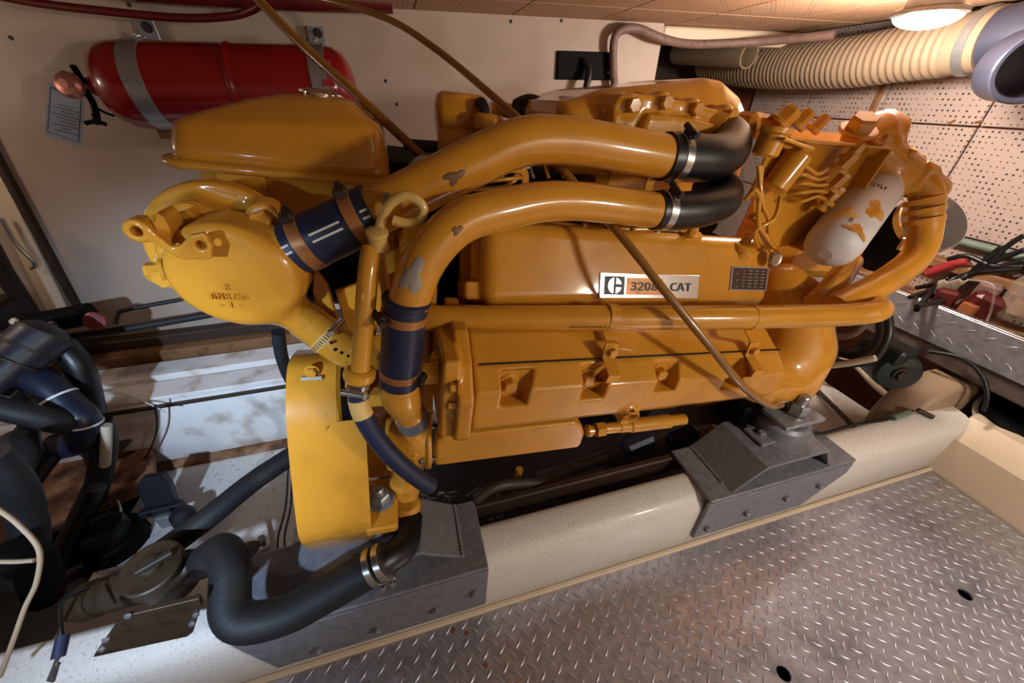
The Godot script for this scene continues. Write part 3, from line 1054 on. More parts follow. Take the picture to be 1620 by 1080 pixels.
func tank() -> void:
	# outline of the tank seen from above, as half sizes with round corners
	var zf := -.70
	var xl := e(243, 255, zf)
	var xr := e(632, 286, zf)
	var hx := (xr.x - xl.x) * .5 - .014
	var hz := .118
	var c := Vector3((xl.x + xr.x) * .5, 0, zf - hz)
	var base_y := e(440, 272, zf).y
	var shoulder := e(450, 196, zf).y - base_y
	var ridge := e(500, 154, zf - .09).y - base_y
	var ring := func(y: float, gx: float, gz: float, r: float, dx: float, dz: float) -> PackedVector3Array:
		var out := PackedVector3Array()
		for k in 4:
			var cx := (gx - r) * (1 if k == 0 or k == 3 else -1)
			var cz := (gz - r) * (1 if k < 2 else -1)
			for j in 7:
				var a := PI * .5 * (k + j / 6.0)
				var x := cx + cos(a) * r + dx
				out.append(Vector3(c.x + x, y + x * .10 * smoothstep(.02, .08, y - base_y), c.z + dz + cz + sin(a) * r))
		return out
	var rings := []
	for w in [[.004, .0, .03], [.02, -.002, .03], [shoulder - .016, -.008, .03], [shoulder - .006, -.011, .03], [shoulder + .001, -.018, .025], [shoulder + .006, -.030, .02]]:
		rings.append(ring.call(base_y + w[0], hx + w[1], hz + w[1], w[2], 0.0, 0.0))
	# the lid rises to a blunt ridge
	rings.append(ring.call(base_y + lerpf(shoulder, ridge, .72), hx * .52, hz * .55, .03, .02, -.005))
	rings.append(ring.call(base_y + lerpf(shoulder, ridge, .95), hx * .30, hz * .30, .02, .03, -.005))
	rings.append(ring.call(base_y + ridge, hx * .12, hz * .12, .008, .035, -.005))
	var t := obj("expansion_tank", MB.new().loft(rings, true, 0, 0), M.paint, eng)
	var lip := []
	for w in [[.006, .0], [.005, .010], [.002, .014], [-.004, .014], [-.007, .011], [-.008, .0]]:
		lip.append(ring.call(base_y + w[0], hx + w[1], hz + w[1], .03 + w[1], 0.0, 0.0))
	obj("tank_flange", MB.new().loft(lip, true, 0, -1), M.paint, t)
	var low := []
	for w in [[-.008, -.016], [-.06, -.022], [-.13, -.028]]:
		low.append(ring.call(base_y + w[0], hx + w[1], hz + w[1], .04, 0.0, 0.0))
	obj("tank_bottom", MB.new().loft(low, true, 0, -1), M.paint, t)
	obj("tank_strap", MB.new().box(Vector3(e(385, 310, zf).x, base_y - .045, zf - .012), Vector3(.065, .075, .012), .003), M.paint, t)
	var cap := e(508, 156, c.z + .0)
	var co := obj("filler_neck", MB.new().lathe([[.020, -.03], [.020, .004]], cap, Vector3.UP, 24), M.paint, t)
	obj("filler_cap", MB.new().lathe([[.018, .002], [.028, .003], [.029, .008], [.024, .010], [.020, .014], [.008, .015]], cap, Vector3.UP, 28).box(cap + Vector3(0, .008, 0), Vector3(.066, .005, .014), .002, Basis(Vector3.UP, .15)), M.chrome, t)
func engine_side() -> void:
	off = BASE
	# --- block and heads behind everything
	var fb := func(p: Vector3) -> float:
		var d := sbox(p, Vector3(.38, .60, -.82), Vector3(.35, .17, .20), .03)
		d = smin(d, sbox(p, Vector3(.33, .42, -.82), Vector3(.38, .14, .16), .03), .03)
		d = smin(d, sbox(p, Vector3(.37, .70, -.72), Vector3(.33, .085, .10), .02), .02)
		for i in 4:
			d = smin(d, scyl(p, Vector3(.06 + i * .17, .60, -.60), Vector3(.06 + i * .17, .60, -.64), .05, .008), .01)
		return d
	part("engine_block", cast(fb, Vector3(-.10, .24, -1.06), Vector3(.77, .82, -.56), .0125), M.paint, eng)
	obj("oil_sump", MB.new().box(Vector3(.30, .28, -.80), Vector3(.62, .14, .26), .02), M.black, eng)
	for q in [[1010, 700, -.62], [1080, 690, -.64]]:
		obj("sump_pad", MB.new().box(e(q[0], q[1], q[2]), Vector3(.10, .05, .05), .01, Basis(Vector3(0, 0, 1), .4)), M.blue_hose, eng)

	obj("gap_shade_plate", MB.new().box(e(705, 430, -.74), Vector3(.10, .26, .08), .01), M.black, eng)  # black filler standing for the deep shade beside the lower coolant pipe
	# --- water cooled exhaust manifold
	var prof := PackedVector2Array([Vector2(-.600, .548), Vector2(-.440, .540), Vector2(-.418, .548), Vector2(-.410, .560), Vector2(-.410, .632), Vector2(-.440, .658), Vector2(-.492, .688), Vector2(-.600, .688)])
	var prof_p := outline(prof)
	var xl := e(752, 610, -.41).x
	var xr := e(1212, 610, -.43).x
	var mid := (xl + xr) * .5
	var half := (xr - xl) * .5
	var pk := []
	for p in [[816, 622], [943, 611], [1059, 601], [1163, 598]]:
		pk.append(e(p[0], p[1], -.41))
	var port := e(990, 650, -.415)
	var e0 := e(1190, 600, -.510)
	var e1 := e(1238, 590, -.525)
	var e2 := e(1262, 548, -.535)
	var e3 := e(1262, 490, -.560)
	var e4 := e(1235, 452, -.60)
	var fm := func(p: Vector3) -> float:
		var taper := clampf((p.x - xl) / (xr - xl), 0, 1)
		var q := Vector2(p.z, p.y - (.012 * taper if p.y < .62 else -.004 * taper))
		var d := sext(sconv(q, prof_p), p.x - mid, half, .007)
		for b in pk:
			# each pocket is open below and ramps out to the right
			var w: Vector3 = p - b
			var cutd := maxf(maxf(-w.x - .021, w.x - .022 - maxf(w.y, 0.0) * .5), maxf(-w.y - .028, w.y - .024))
			cutd = maxf(cutd, -(p.z + .440) )
			d = smax(d, -cutd, .004)
		d = smin(d, scyl(p, port + Vector3(0, .006, -.03), port + Vector3(.004, -.010, .014), .021, .004), .008)
		d = smax(d, -scyl(p, port + Vector3(0, .0, -.005), port + Vector3(.006, -.014, .03), .0145, .001), .003)
		var el := smin(scap(p, e0, e1, .066, .066), scap(p, e1, e2, .066, .064), .06)
		el = smin(el, scap(p, e2, e3, .062, .059), .05)
		el = smin(el, scap(p, e3, e4, .055, .052), .05)
		return smin(d, el, .03)
	var man := part("exhaust_manifold", cast(fm, Vector3(xl - .01, .50, -.66), Vector3(e2.x + .08, e4.y + .08, -.385), .0046), M.paint, eng)
	for b in pk:
		obj("bolt", MB.new().hexbolt(b + Vector3(-.003, -.002, -.031), Vector3(0, 0, 1), .0122, .017, .4), M.paint, man)
	for p in [[1305, 560], [1302, 590], [1292, 614]]:
		obj("bolt", MB.new().hexbolt(e(p[0] - 8, p[1], -.53), Vector3(1, -.3, .2), .007, .012), M.paint, man)
	obj("joint_line", MB.new().box(Vector3(mid + .005, .6615, -.4435), Vector3(half * 1.96, .0016, .004), .0003), M.dark_iron, man)
	# front cap of the manifold, with its dark gasket line, bolts and plug
	var xc := e(722, 620, -.42).x
	var caps := PackedVector2Array([Vector2(-.600, .530), Vector2(-.445, .520), Vector2(-.415, .530), Vector2(-.405, .545), Vector2(-.402, .625), Vector2(-.436, .665), Vector2(-.485, .698), Vector2(-.600, .700)])
	var caps_p := outline(caps)
	var fx := func(p: Vector3) -> float:
		var d := sext(sconv(Vector2(p.z, p.y), caps_p), p.x - (xc + xl) * .5, (xl - xc) * .5, .004)
		return smin(d, sbox(p, Vector3(xc - .008, .61, -.49), Vector3(.014, .075, .07), .006), .004)
	var mc := part("manifold_cap", cast(fx, Vector3(xc - .03, .50, -.63), Vector3(xl + .01, .72, -.385), .0038), M.paint, eng)
	var gs := []
	for q in caps:
		gs.append(Vector2(-.52, .61) + (Vector2(q.x, q.y) - Vector2(-.52, .61)) * .975)
	obj("gasket", MB.new().prism(gs, Transform3D(Basis(Vector3(0, 0, 1), Vector3.UP, Vector3(-1, 0, 0)), Vector3(xl - .004, 0, 0)), -.0009, .0009, .0004), M.dark_iron, mc)
	for p in [[712, 551, -.47], [718, 613, -.415], [705, 656, -.425], [709, 676, -.44], [713, 640, -.42]]:
		obj("bolt", MB.new().hexbolt(Vector3(xc + .002, e(p[0], p[1], p[2]).y, p[2]), Vector3(-1, 0, 0), .0085, .014), M.paint, mc)
	var pg := e(700, 585, -.46)
	obj("hex_plug", MB.new().lathe([[.014, 0], [.014, .03]], pg + Vector3(.022, 0, 0), Vector3(-1, 0, 0), 20).hexbolt(pg + Vector3(-.002, 0, 0), Vector3(-1, 0, 0), .021, .030, .2, false).hexbolt(pg + Vector3(-.01, .022, 0), Vector3(0, 1, 0), .008, .010), M.paint, mc)

	# --- lower coolant line with its two stays
	var la := ea([[668, 503, -.545], [960, 503, -.485], [1170, 502, -.445], [1345, 498, -.42], [1395, 492, -.405], [1380, 478, -.46], [1340, 470, -.50]])
	var lp := bend(la, .035, 8)
	var line := obj("coolant_line", MB.new().tube(dense(lp, .03), .0218, 24), M.paint, eng)
	for p in [[966, -.485, 965, 555, 946, 607], [1191, -.443, 1189, 553, 1166, 598]]:
		var q := e(p[0], 502, p[1])
		var bnd := MB.new().lathe([[.0219, -.009], [.0236, -.0085], [.0236, .0085], [.0219, .009]], q, Vector3(1, 0, .14), 28)
		var j1 := e(p[2], p[3], -.440)
		var j2 := e(p[4], p[5], -.428)
		var w := .0105
		var rings := []
		for s in [[q + Vector3(-.002, -.022, .006), w], [q + Vector3(-.002, -.034, .026), w * .9], [j1 + Vector3(0, .014, .0), w * 1.1], [j1 + Vector3(0, -.012, .004), w * 1.15], [Vector3(j1.x * .6 + j2.x * .4, j1.y * .62 + j2.y * .38, -.402), w], [Vector3(j1.x * .3 + j2.x * .7, j1.y * .4 + j2.y * .6, -.401), w], [j2 + Vector3(.0, .008, .006), w], [j2 + Vector3(-.002, -.012, -.004), w]]:
			var o: Vector3 = s[0]
			rings.append(PackedVector3Array([o + Vector3(-s[1], 0, 0), o + Vector3(s[1], 0, 0), o + Vector3(s[1], 0, -.004), o + Vector3(-s[1], 0, -.004)]))
		bnd.loft(rings, true, -1)
		var st := obj("pipe_stay", bnd, M.paint, line)
		obj("bolt", MB.new().hexbolt(j1 + Vector3(.002, 0, .0), Vector3(0, 0, 1), .0088, .011, .5), M.paint, line)
	var pr := MB.new()
	for k in 9:
		pr.box(e(896 + k * 6.5, 507, -.497 + .0013 * k) + Vector3(0, 0, .0218), Vector3(.0035 if k % 3 else .006, .0016, .0006), .0001)
	obj("stencil_marks", pr, M.dark_iron, line)

	# --- valve cover
	var vc := Vector3(e(985, 440, -.57).x, .742, -.645)
	var rot := Basis(Vector3(1, 0, 0), deg_to_rad(-24.0))
	var ri := rot.inverse()
	var vl := e(762, 430, -.57).x
	var vr := e(1226, 440, -.56).x
	var vm := (vl + vr) * .5
	var vh := (vr - vl) * .5
	var fv := func(p: Vector3) -> float:
		var w: Vector3 = ri * (p - Vector3(vm, vc.y, vc.z))
		var d := sbox(w, Vector3.ZERO, Vector3(vh, .074, .082), .026)
		d = smin(d, sbox(w, Vector3(0, -.010, -.055), Vector3(vh + .016, .086, .022), .008), .012)
		# faceted front flange
		d = smin(d, sbox(w, Vector3(-vh + .0, -.01, -.01), Vector3(.010, .058, .05), .004), .01)
		d = smin(d, sbox(w, Vector3(-vh - .004, -.045, .02), Vector3(.022, .016, .04), .004), .006)
		return d
	var cov := part("valve_cover", cast(fv, Vector3(vl - .04, .60, -.78), Vector3(vr + .04, .86, -.53), .0048), M.paint, eng)
	# name plate on the cover's face
	var n := rot * Vector3(0, 0, 1)
	var face := Vector3(vm, vc.y, vc.z) + n * .0822
	var on_face := func(u: float, v: float) -> Vector3:   # where a sight line meets the cover's face
		var d := tilt.inverse() * sight(u, v)
		var o := tilt.inverse() * EYE
		return o + d * ((face - o).dot(n) / d.dot(n))
	var X := Transform3D(Basis(Vector3(1, 0, 0), n.cross(Vector3(1, 0, 0)), n), face)
	var to2 := func(u: float, v: float) -> Vector2:
		var w: Vector3 = X.affine_inverse() * on_face.call(u, v)
		return Vector2(w.x, w.y)
	var A: Vector2 = to2.call(949, 431)
	var B: Vector2 = to2.call(1102, 472)
	var np := obj("name_plate", MB.new().box(X * Vector3((A.x + B.x) * .5, (A.y + B.y) * .5, .001), Vector3(B.x - A.x, absf(A.y - B.y), .003), .0008, X.basis), M.chrome_plate, cov)
	np.set_meta("label", "silver name plate with dark lettering")
	var L: float = B.x - A.x
	var H: float = absf(A.y - B.y)
	var cy := (A.y + B.y) * .5
	var sq := Vector3(A.x + L * .135, cy, .0028)
	obj("emblem_square", MB.new().box(X * sq, Vector3(L * .19, H * .74, .0012), .0003, X.basis), M.ink, np)
	# emblem: a light disc cut by a dark upright and a dark bar to its right
	for w in [[100.0, 260.0, -.06], [-80.0, -12.0, .10], [12.0, 80.0, .10]]:
		var poly := [Vector2.ZERO]
		poly.clear()
		var r := H * .315
		for j in 13:
			var a := deg_to_rad(lerpf(w[0], w[1], j / 12.0))
			poly.append(Vector2(cos(a), sin(a)) * r)
		if w[2] > 0:
			var sgn := -1.0 if w[0] < 0 else 1.0
			poly.append(Vector2(r * .16, sgn * r * .20))
		obj("emblem_disc", MB.new().prism(poly, X.translated_local(sq), .0002, .0014, .0002), M.chrome_plate, np)
	obj("number_field", MB.new().box(X * Vector3(A.x + L * .43, cy - H * .02, .0026), Vector3(L * .36, H * .68, .0006), .0001, X.basis), M.copper, np)
	for w in [["3208", .425, .0158], ["CAT", .80, .0158]]:
		var tm := TextMesh.new()
		tm.text = w[0]
		tm.font = SystemFont.new()
		tm.font.font_names = PackedStringArray(["Droid Sans"])
		tm.font.font_weight = 700
		tm.font_size = 32
		tm.pixel_size = w[2] / 23.0
		tm.depth = .001
		put("plate_lettering", tm, M.ink, np, X.translated_local(Vector3(A.x + L * w[1], cy - H * .02, .0032)).scaled_local(Vector3(1.3, 1, 1)))
	# data plate
	var C: Vector2 = to2.call(1157, 421)
	var D: Vector2 = to2.call(1211, 460)
	var dp := obj("data_plate", MB.new().box(X * Vector3((C.x + D.x) * .5, (C.y + D.y) * .5, .001), Vector3(D.x - C.x, absf(C.y - D.y), .0024), .0006, X.basis), M.grey_light, cov)
	obj("plate_field", MB.new().box(X * Vector3((C.x + D.x) * .5, (C.y + D.y) * .5, .0022), Vector3((D.x - C.x) * .93, absf(C.y - D.y) * .9, .0008), .0002, X.basis), M.plate_brown, dp)
	var rows := MB.new()
	for j in 6:
		for i in 5:
			if i == 0 and j % 2 == 0:
				continue
			rows.box(X * Vector3(lerpf(C.x, D.x, .16 + i * .17), lerpf(C.y, D.y, .16 + j * .135), .0028), Vector3((D.x - C.x) * (.05 if i < 2 else .10), .0016, .0005), .0001, X.basis)
	obj("plate_print", rows, M.grey_light, dp)
	# things standing on the cover
	var fc := e(1165, 405, -.60)
	var fo := obj("oil_filler", MB.new().lathe([[.022, -.03], [.022, .016], [.026, .018], [.027, .026], [.024, .030], [.010, .032], [.008, .05], [.006, .052]], fc, Vector3(0, 1, .15), 28), M.paint, cov)
	obj("cover_lug", MB.new().box(e(1086, 386, -.61), Vector3(.05, .05, .03), .006, Basis(Vector3(0, 0, 1), .1)).hexbolt(e(1092, 372, -.60), Vector3(0, 1, .2), .01, .016), M.paint, cov)
	obj("eye_ring", MB.new().lathe([[.010, -.003], [.014, -.004], [.016, 0], [.014, .004], [.010, .003]], e(1226, 410, -.56), Vector3(0, .2, 1), 20), M.steel, cov)

	# --- flat heat shield below the manifold and the hydraulic fittings along it
	var sh := []
	for p in [[690, 700], [702, 691], [760, 684], [860, 673], [910, 668], [922, 674], [926, 686], [920, 704], [905, 718], [880, 727], [790, 741], [715, 751], [697, 748], [688, 736]]:
		var q := e(p[0], p[1], -.445)
		sh.append(Vector2(q.x, q.y))
	var s2 := PackedVector2Array(sh)
	var fs := func(p: Vector3) -> float:
		return sext(spoly(Vector2(p.x, p.y), s2) , p.z + .463, .018, .006)
	part("oil_cooler_cover", cast(fs, Vector3(sh[13].x - .02, .44, -.49), Vector3(sh[6].x + .02, .57, -.435), .0035), M.paint, eng)
	var fit := MB.new()
	var f0 := e(926, 682, -.45)
	var f1 := e(1105, 660, -.45)
	var fd := (f1 - f0).normalized()
	fit.lathe([[.008, 0], [.012, .004], [.012, .012], [.008, .014], [.008, .018]], f0, fd, 16)
	fit.hexbolt(f0 + fd * .018, fd, .0155, .024, .2, false)
	fit.lathe([[.010, .04], [.011, .044], [.011, .075], [.0125, .078], [.0125, .10], [.015, .104], [.015, .20], [.012, .205], [.012, .24]], f0, fd, 18)
	obj("oil_line_fitting", fit, M.paint, eng)
	obj("drain_cock", MB.new().lathe([[.010, 0], [.010, -.03], [.007, -.034], [.007, -.06]], e(822, 742, -.60), Vector3.UP, 14), M.paint, eng)

	# --- the two large coolant pipes
	var c1 := bend(ea([[570, 346, -.545], [700, 282, -.545], [822, 222, -.555], [900, 222, -.56], [1058, 249, -.56]]), .085, 10)
	var p1 := obj("upper_coolant_pipe", MB.new().tube(dense(c1, .02), .0318, 28), M.paint, eng)
	obj("bead", MB.new().lathe([[.0318, -.004], [.034, -.002], [.034, .002], [.0318, .004]], c1[c1.size() - 1], c1[c1.size() - 1] - c1[c1.size() - 2], 28), M.paint, p1)
	obj("bracket", MB.new().box(e(1030, 283, -.57), Vector3(.016, .05, .004), .001), M.paint, p1)
	var c2 := bend(ea([[645, 482, -.45], [668, 412, -.455], [724, 348, -.47], [855, 318, -.50], [920, 318, -.51], [1045, 334, -.515]]), .075, 10)
	var p2 := obj("lower_coolant_pipe", MB.new().tube(dense(c2, .02), .0268, 28), M.paint, eng)
	obj("bead", MB.new().lathe([[.0268, -.004], [.029, -.002], [.029, .002], [.0268, .004]], c2[c2.size() - 1], c2[c2.size() - 1] - c2[c2.size() - 2], 28), M.paint, p2)
	# bare patches where the paint has flaked off: shells that follow the pipe
	flake(p2, dense(c2, .006), .0268, e(659, 430, -.455), e(640, 430, -.40), .020, .034, 3, M.chip)
	flake(p2, dense(c2, .006), .0268, e(726, 375, -.47), e(722, 380, -.40), .007, .010, 5, M.chip_brown)
	flake(p1, dense(c1, .006), .0318, e(720, 285, -.545), e(727, 294, -.45), .012, .010, 8, M.chip_brown)
	flake(p1, dense(c1, .006), .0318, e(617, 318, -.545), e(610, 300, -.45), .012, .012, 11, M.zinc)
	# black rubber bends back into the aftercooler
	for w in [[[[1050, 248, -.56], [1085, 250, -.56], [1125, 250, -.565], [1150, 240, -.59], [1150, 218, -.64], [1120, 205, -.69]], .0355, 1069, 250, "upper"], [[[1035, 333, -.515], [1070, 334, -.515], [1110, 330, -.52], [1142, 318, -.54], [1142, 298, -.58], [1110, 285, -.62]], .0295, 1049, 333, "lower"]]:
		var h := obj("rubber_elbow", MB.new().tube(smooth(ea(w[0]), 8), w[1], 28), M.rubber, eng)
		var q := e(w[2], w[3], w[0][0][2])
		h.set_meta("label", "shiny black rubber elbow with steel clamp")
		clamp_band("hose_clamp", q, e(w[0][1][0], w[0][1][1], w[0][1][2]) - e(w[0][0][0], w[0][0][1], w[0][0][2]), w[1] + .0004, .014, M.steel, q + Vector3(0, .09, .04), h, M.dark_iron)

func flake(parent: Node, path: Array, r: float, at: Vector3, toward: Vector3, w: float, h: float, seed_: int, m: Material) -> void:
	# an irregular thin shell on a pipe: follows the path near `at`, on the side facing `toward`
	var rng := RandomNumberGenerator.new()
	rng.seed = seed_
	var near := 0
	for i in path.size():
		if path[i].distance_to(at) < path[near].distance_to(at):
			near = i
	var b := MB.new()
	var ctr: Vector3 = path[near]
	var d: Vector3 = (path[mini(near + 2, path.size() - 1)] - path[maxi(near - 2, 0)]).normalized()
	var s := toward - ctr
	s = (s - d * s.dot(d)).normalized()
	var t := d.cross(s)
	var N := 26
	var rim := []
	var ph := rng.randf() * TAU
	for j in N:
		var a := TAU * j / N
		var k := .72 + .22 * sin(3 * a + ph) + rng.randf_range(-.12, .12)
		rim.append(Vector2(cos(a) * w * k, sin(a) * h * k))
	var P := func(q: Vector2, lift: float) -> Vector3:
		var an := q.x / r
		# bend along the path
		var i := clampf(near + q.y / .006, 0, path.size() - 1.001)
		var o: Vector3 = path[int(i)].lerp(path[int(i) + 1], i - int(i))
		return o + (s * cos(an) + t * sin(an)) * (r + lift)
	for j in N:
		for k in 3:
			var u0: Vector2 = rim[j]
			var u1: Vector2 = rim[(j + 1) % N]
			var a := k / 3.0
			var c := (k + 1) / 3.0
			var l0 := .0009
			var l1 := .0009 if k < 2 else -.0004
			if k == 0:
				b.t(P.call(Vector2.ZERO, l0), P.call(u0 * c, l1), P.call(u1 * c, l1), 0)
			else:
				b.q(P.call(u0 * a, l0), P.call(u0 * c, l1), P.call(u1 * c, l1), P.call(u1 * a, l0), 0)
	# face outward
	var n := (b.v[1] - b.v[0]).cross(b.v[2] - b.v[0])
	if n.dot(s) > 0:
		for i in range(0, b.v.size(), 3):
			var x := b.v[i + 1]
			b.v[i + 1] = b.v[i + 2]
			b.v[i + 2] = x
	obj("flaked_patch", b, m, parent)
func engine_top() -> void:
	off = BASE
	# --- aftercooler housing with the bolted side plate
	var zf := -.66
	var out := PackedVector2Array()
	for p in [[884, 275], [884, 180], [893, 160], [925, 152], [960, 140], [1100, 127], [1120, 122], [1145, 126], [1172, 150], [1184, 180], [1186, 215], [1165, 300]]:
		var q := e(p[0], p[1], zf - .05)
		out.append(Vector2(q.x, q.y))
	var plate := PackedVector2Array()
	for p in [[962, 275], [966, 165], [978, 148], [1010, 148], [1060, 156], [1150, 178], [1176, 190], [1178, 230], [1150, 280]]:
		var q := e(p[0], p[1], zf)
		plate.append(Vector2(q.x, q.y))
	var inner := PackedVector2Array()
	for p in [[1002, 275], [1002, 200], [1012, 178], [1080, 184], [1140, 200], [1140, 280]]:
		var q := e(p[0], p[1], zf)
		inner.append(Vector2(q.x, q.y))
	var bolts := []
	for p in [[997, 166], [1048, 162], [1096, 172], [1150, 182]]:
		bolts.append(e(p[0], p[1], zf + .012))
	var f := func(p: Vector3) -> float:
		var w := Vector2(p.x, p.y)
		var d := sext(spoly(w, out), p.z - zf + .19, .165, .045)
		var r := spoly(w, plate)
		d = smin(d, sext(r, p.z - zf + .01, .022, .004), .004)
		d = smin(d, sext(spoly(w, inner), p.z - zf, .030, .008), .004)
		for b in bolts:
			d = smin(d, scyl(p, b + Vector3(0, 0, .004), b - Vector3(0, 0, .03), .017, .003), .004)
		return d
	var lo := Vector3(out[1].x - .02, e(1165, 300, zf - .05).y - .02, zf - .38)
	var ac := part("aftercooler", cast(f, lo, Vector3(out[10].x + .03, out[6].y + .02, zf + .05), .0066), M.paint, eng)
	for b in bolts:
		obj("bolt", MB.new().hexbolt(b + Vector3(0, 0, .004), Vector3(0, 0, 1), .0115, .014, .3, false), M.paint, ac)
	obj("corner_bolt", MB.new().hexbolt(e(1190, 208, zf + .02), Vector3(1, .1, .6), .013, .016, .2), M.paint, ac)
	obj("hose_stub", MB.new().tube(smooth(ea([[1100, 215, -.69], [1122, 208, -.665], [1146, 212, -.64]])), .034, 24), M.paint, ac)
	obj("aftercooler_pedestal", MB.new().box(Vector3(e(1030, 300, -.74).x, e(1030, 320, -.74).y, -.78), Vector3(.30, .14, .16), .02), M.paint, ac)
	# --- the valley between tank and aftercooler: injection lines, breather, pump tops
	var pb := obj("fuel_pump", MB.new().tube([e(690, 192, -.84), e(694, 192, -.84), e(700, 192, -.84), e(760, 196, -.84), e(766, 196, -.84)], [.03, .045, .05, .05, .04], 24).lathe([[.03, -.08], [.034, -.07], [.034, .07], [.03, .08]], e(760, 235, -.80), Vector3(1, 0, .2), 20), M.paint, eng)
	obj("breather_cap", MB.new().lathe([[.022, -.05], [.022, 0], [.028, .004], [.028, .022], [.022, .028]], e(772, 208, -.76), Vector3.UP, 20), M.paint, pb)
	obj("breather_tube", MB.new().tube(smooth(ea([[768, 200, -.76], [766, 172, -.77], [760, 162, -.80], [750, 175, -.86]])), .009, 10), M.rubber_dull, pb)
	obj("intake_cover", MB.new().box(Vector3(.16, e(700, 290, -.86).y - .02, -.90), Vector3(.42, .06, .26), .02), M.dark_oil, eng)
	obj("valley_dark_fill", MB.new().box(Vector3(.22, .845, -.87), Vector3(.80, .09, .30), .02), M.black, eng)  # black fill added to darken the gap between the coolant pipes
	obj("air_pipe", MB.new().tube(smooth(ea([[640, 228, -.82], [700, 232, -.80], [745, 228, -.80], [752, 205, -.82]])), .010, 12), M.dark_iron, eng)
	obj("top_rail", MB.new().box(e(845, 182, -1.0), Vector3(.22, .03, .04), .004), M.paint, eng)
	obj("dark_hose", MB.new().tube(smooth(ea([[820, 178, -.95], [840, 172, -.93], [870, 190, -.9], [885, 215, -.85]])), .028, 16), M.rubber, eng)
	for k in 9:
		var u := 640.0 + k * 24
		obj("injection_line", MB.new().tube(smooth(ea([[u, 285 - k * 3, -.74], [u + 14, 255 - k * 3, -.70 - .01 * (k % 3)], [u + 42, 250 - k * 2, -.72], [u + 60, 282, -.70]])), .0035, 8), M.paint if k % 3 else M.zinc, eng)
	for k in 5:
		obj("fuel_line", MB.new().tube(smooth(ea([[690.0 + k * 15, 318 - k * 9, -.62], [770.0 + k * 12, 322 - k * 13, -.63], [828, 268 + k * 5, -.64], [832, 310, -.64]])), .0035, 8), M.paint, eng)
	obj("line_nut", MB.new().hexbolt(e(828, 262, -.63), Vector3(0, 1, .2), .009, .02), M.label_white, eng)
	for k in 7:   # lines and clips in the dark gap above the valve cover
		obj("clip", MB.new().box(e(800.0 + k * 40, 360 + (k % 3) * 4, -.62), Vector3(.02, .008, .012), .002, Basis(Vector3(0, 0, 1), .3 * k)), M.paint if k % 2 else M.zinc, eng)
	obj("long_fuel_line", MB.new().tube(smooth(ea([[770, 365, -.63], [850, 350, -.64], [950, 362, -.63], [1060, 362, -.62]])), .0045, 8), M.paint, eng)
	obj("long_fuel_line", MB.new().tube(smooth(ea([[780, 352, -.64], [860, 345, -.65], [960, 350, -.64], [1080, 370, -.63]])), .0035, 8), M.dark_iron, eng)
	obj("pedestal", MB.new().box(e(612, 420, -.70), Vector3(.05, .24, .06), .015), M.paint, eng)

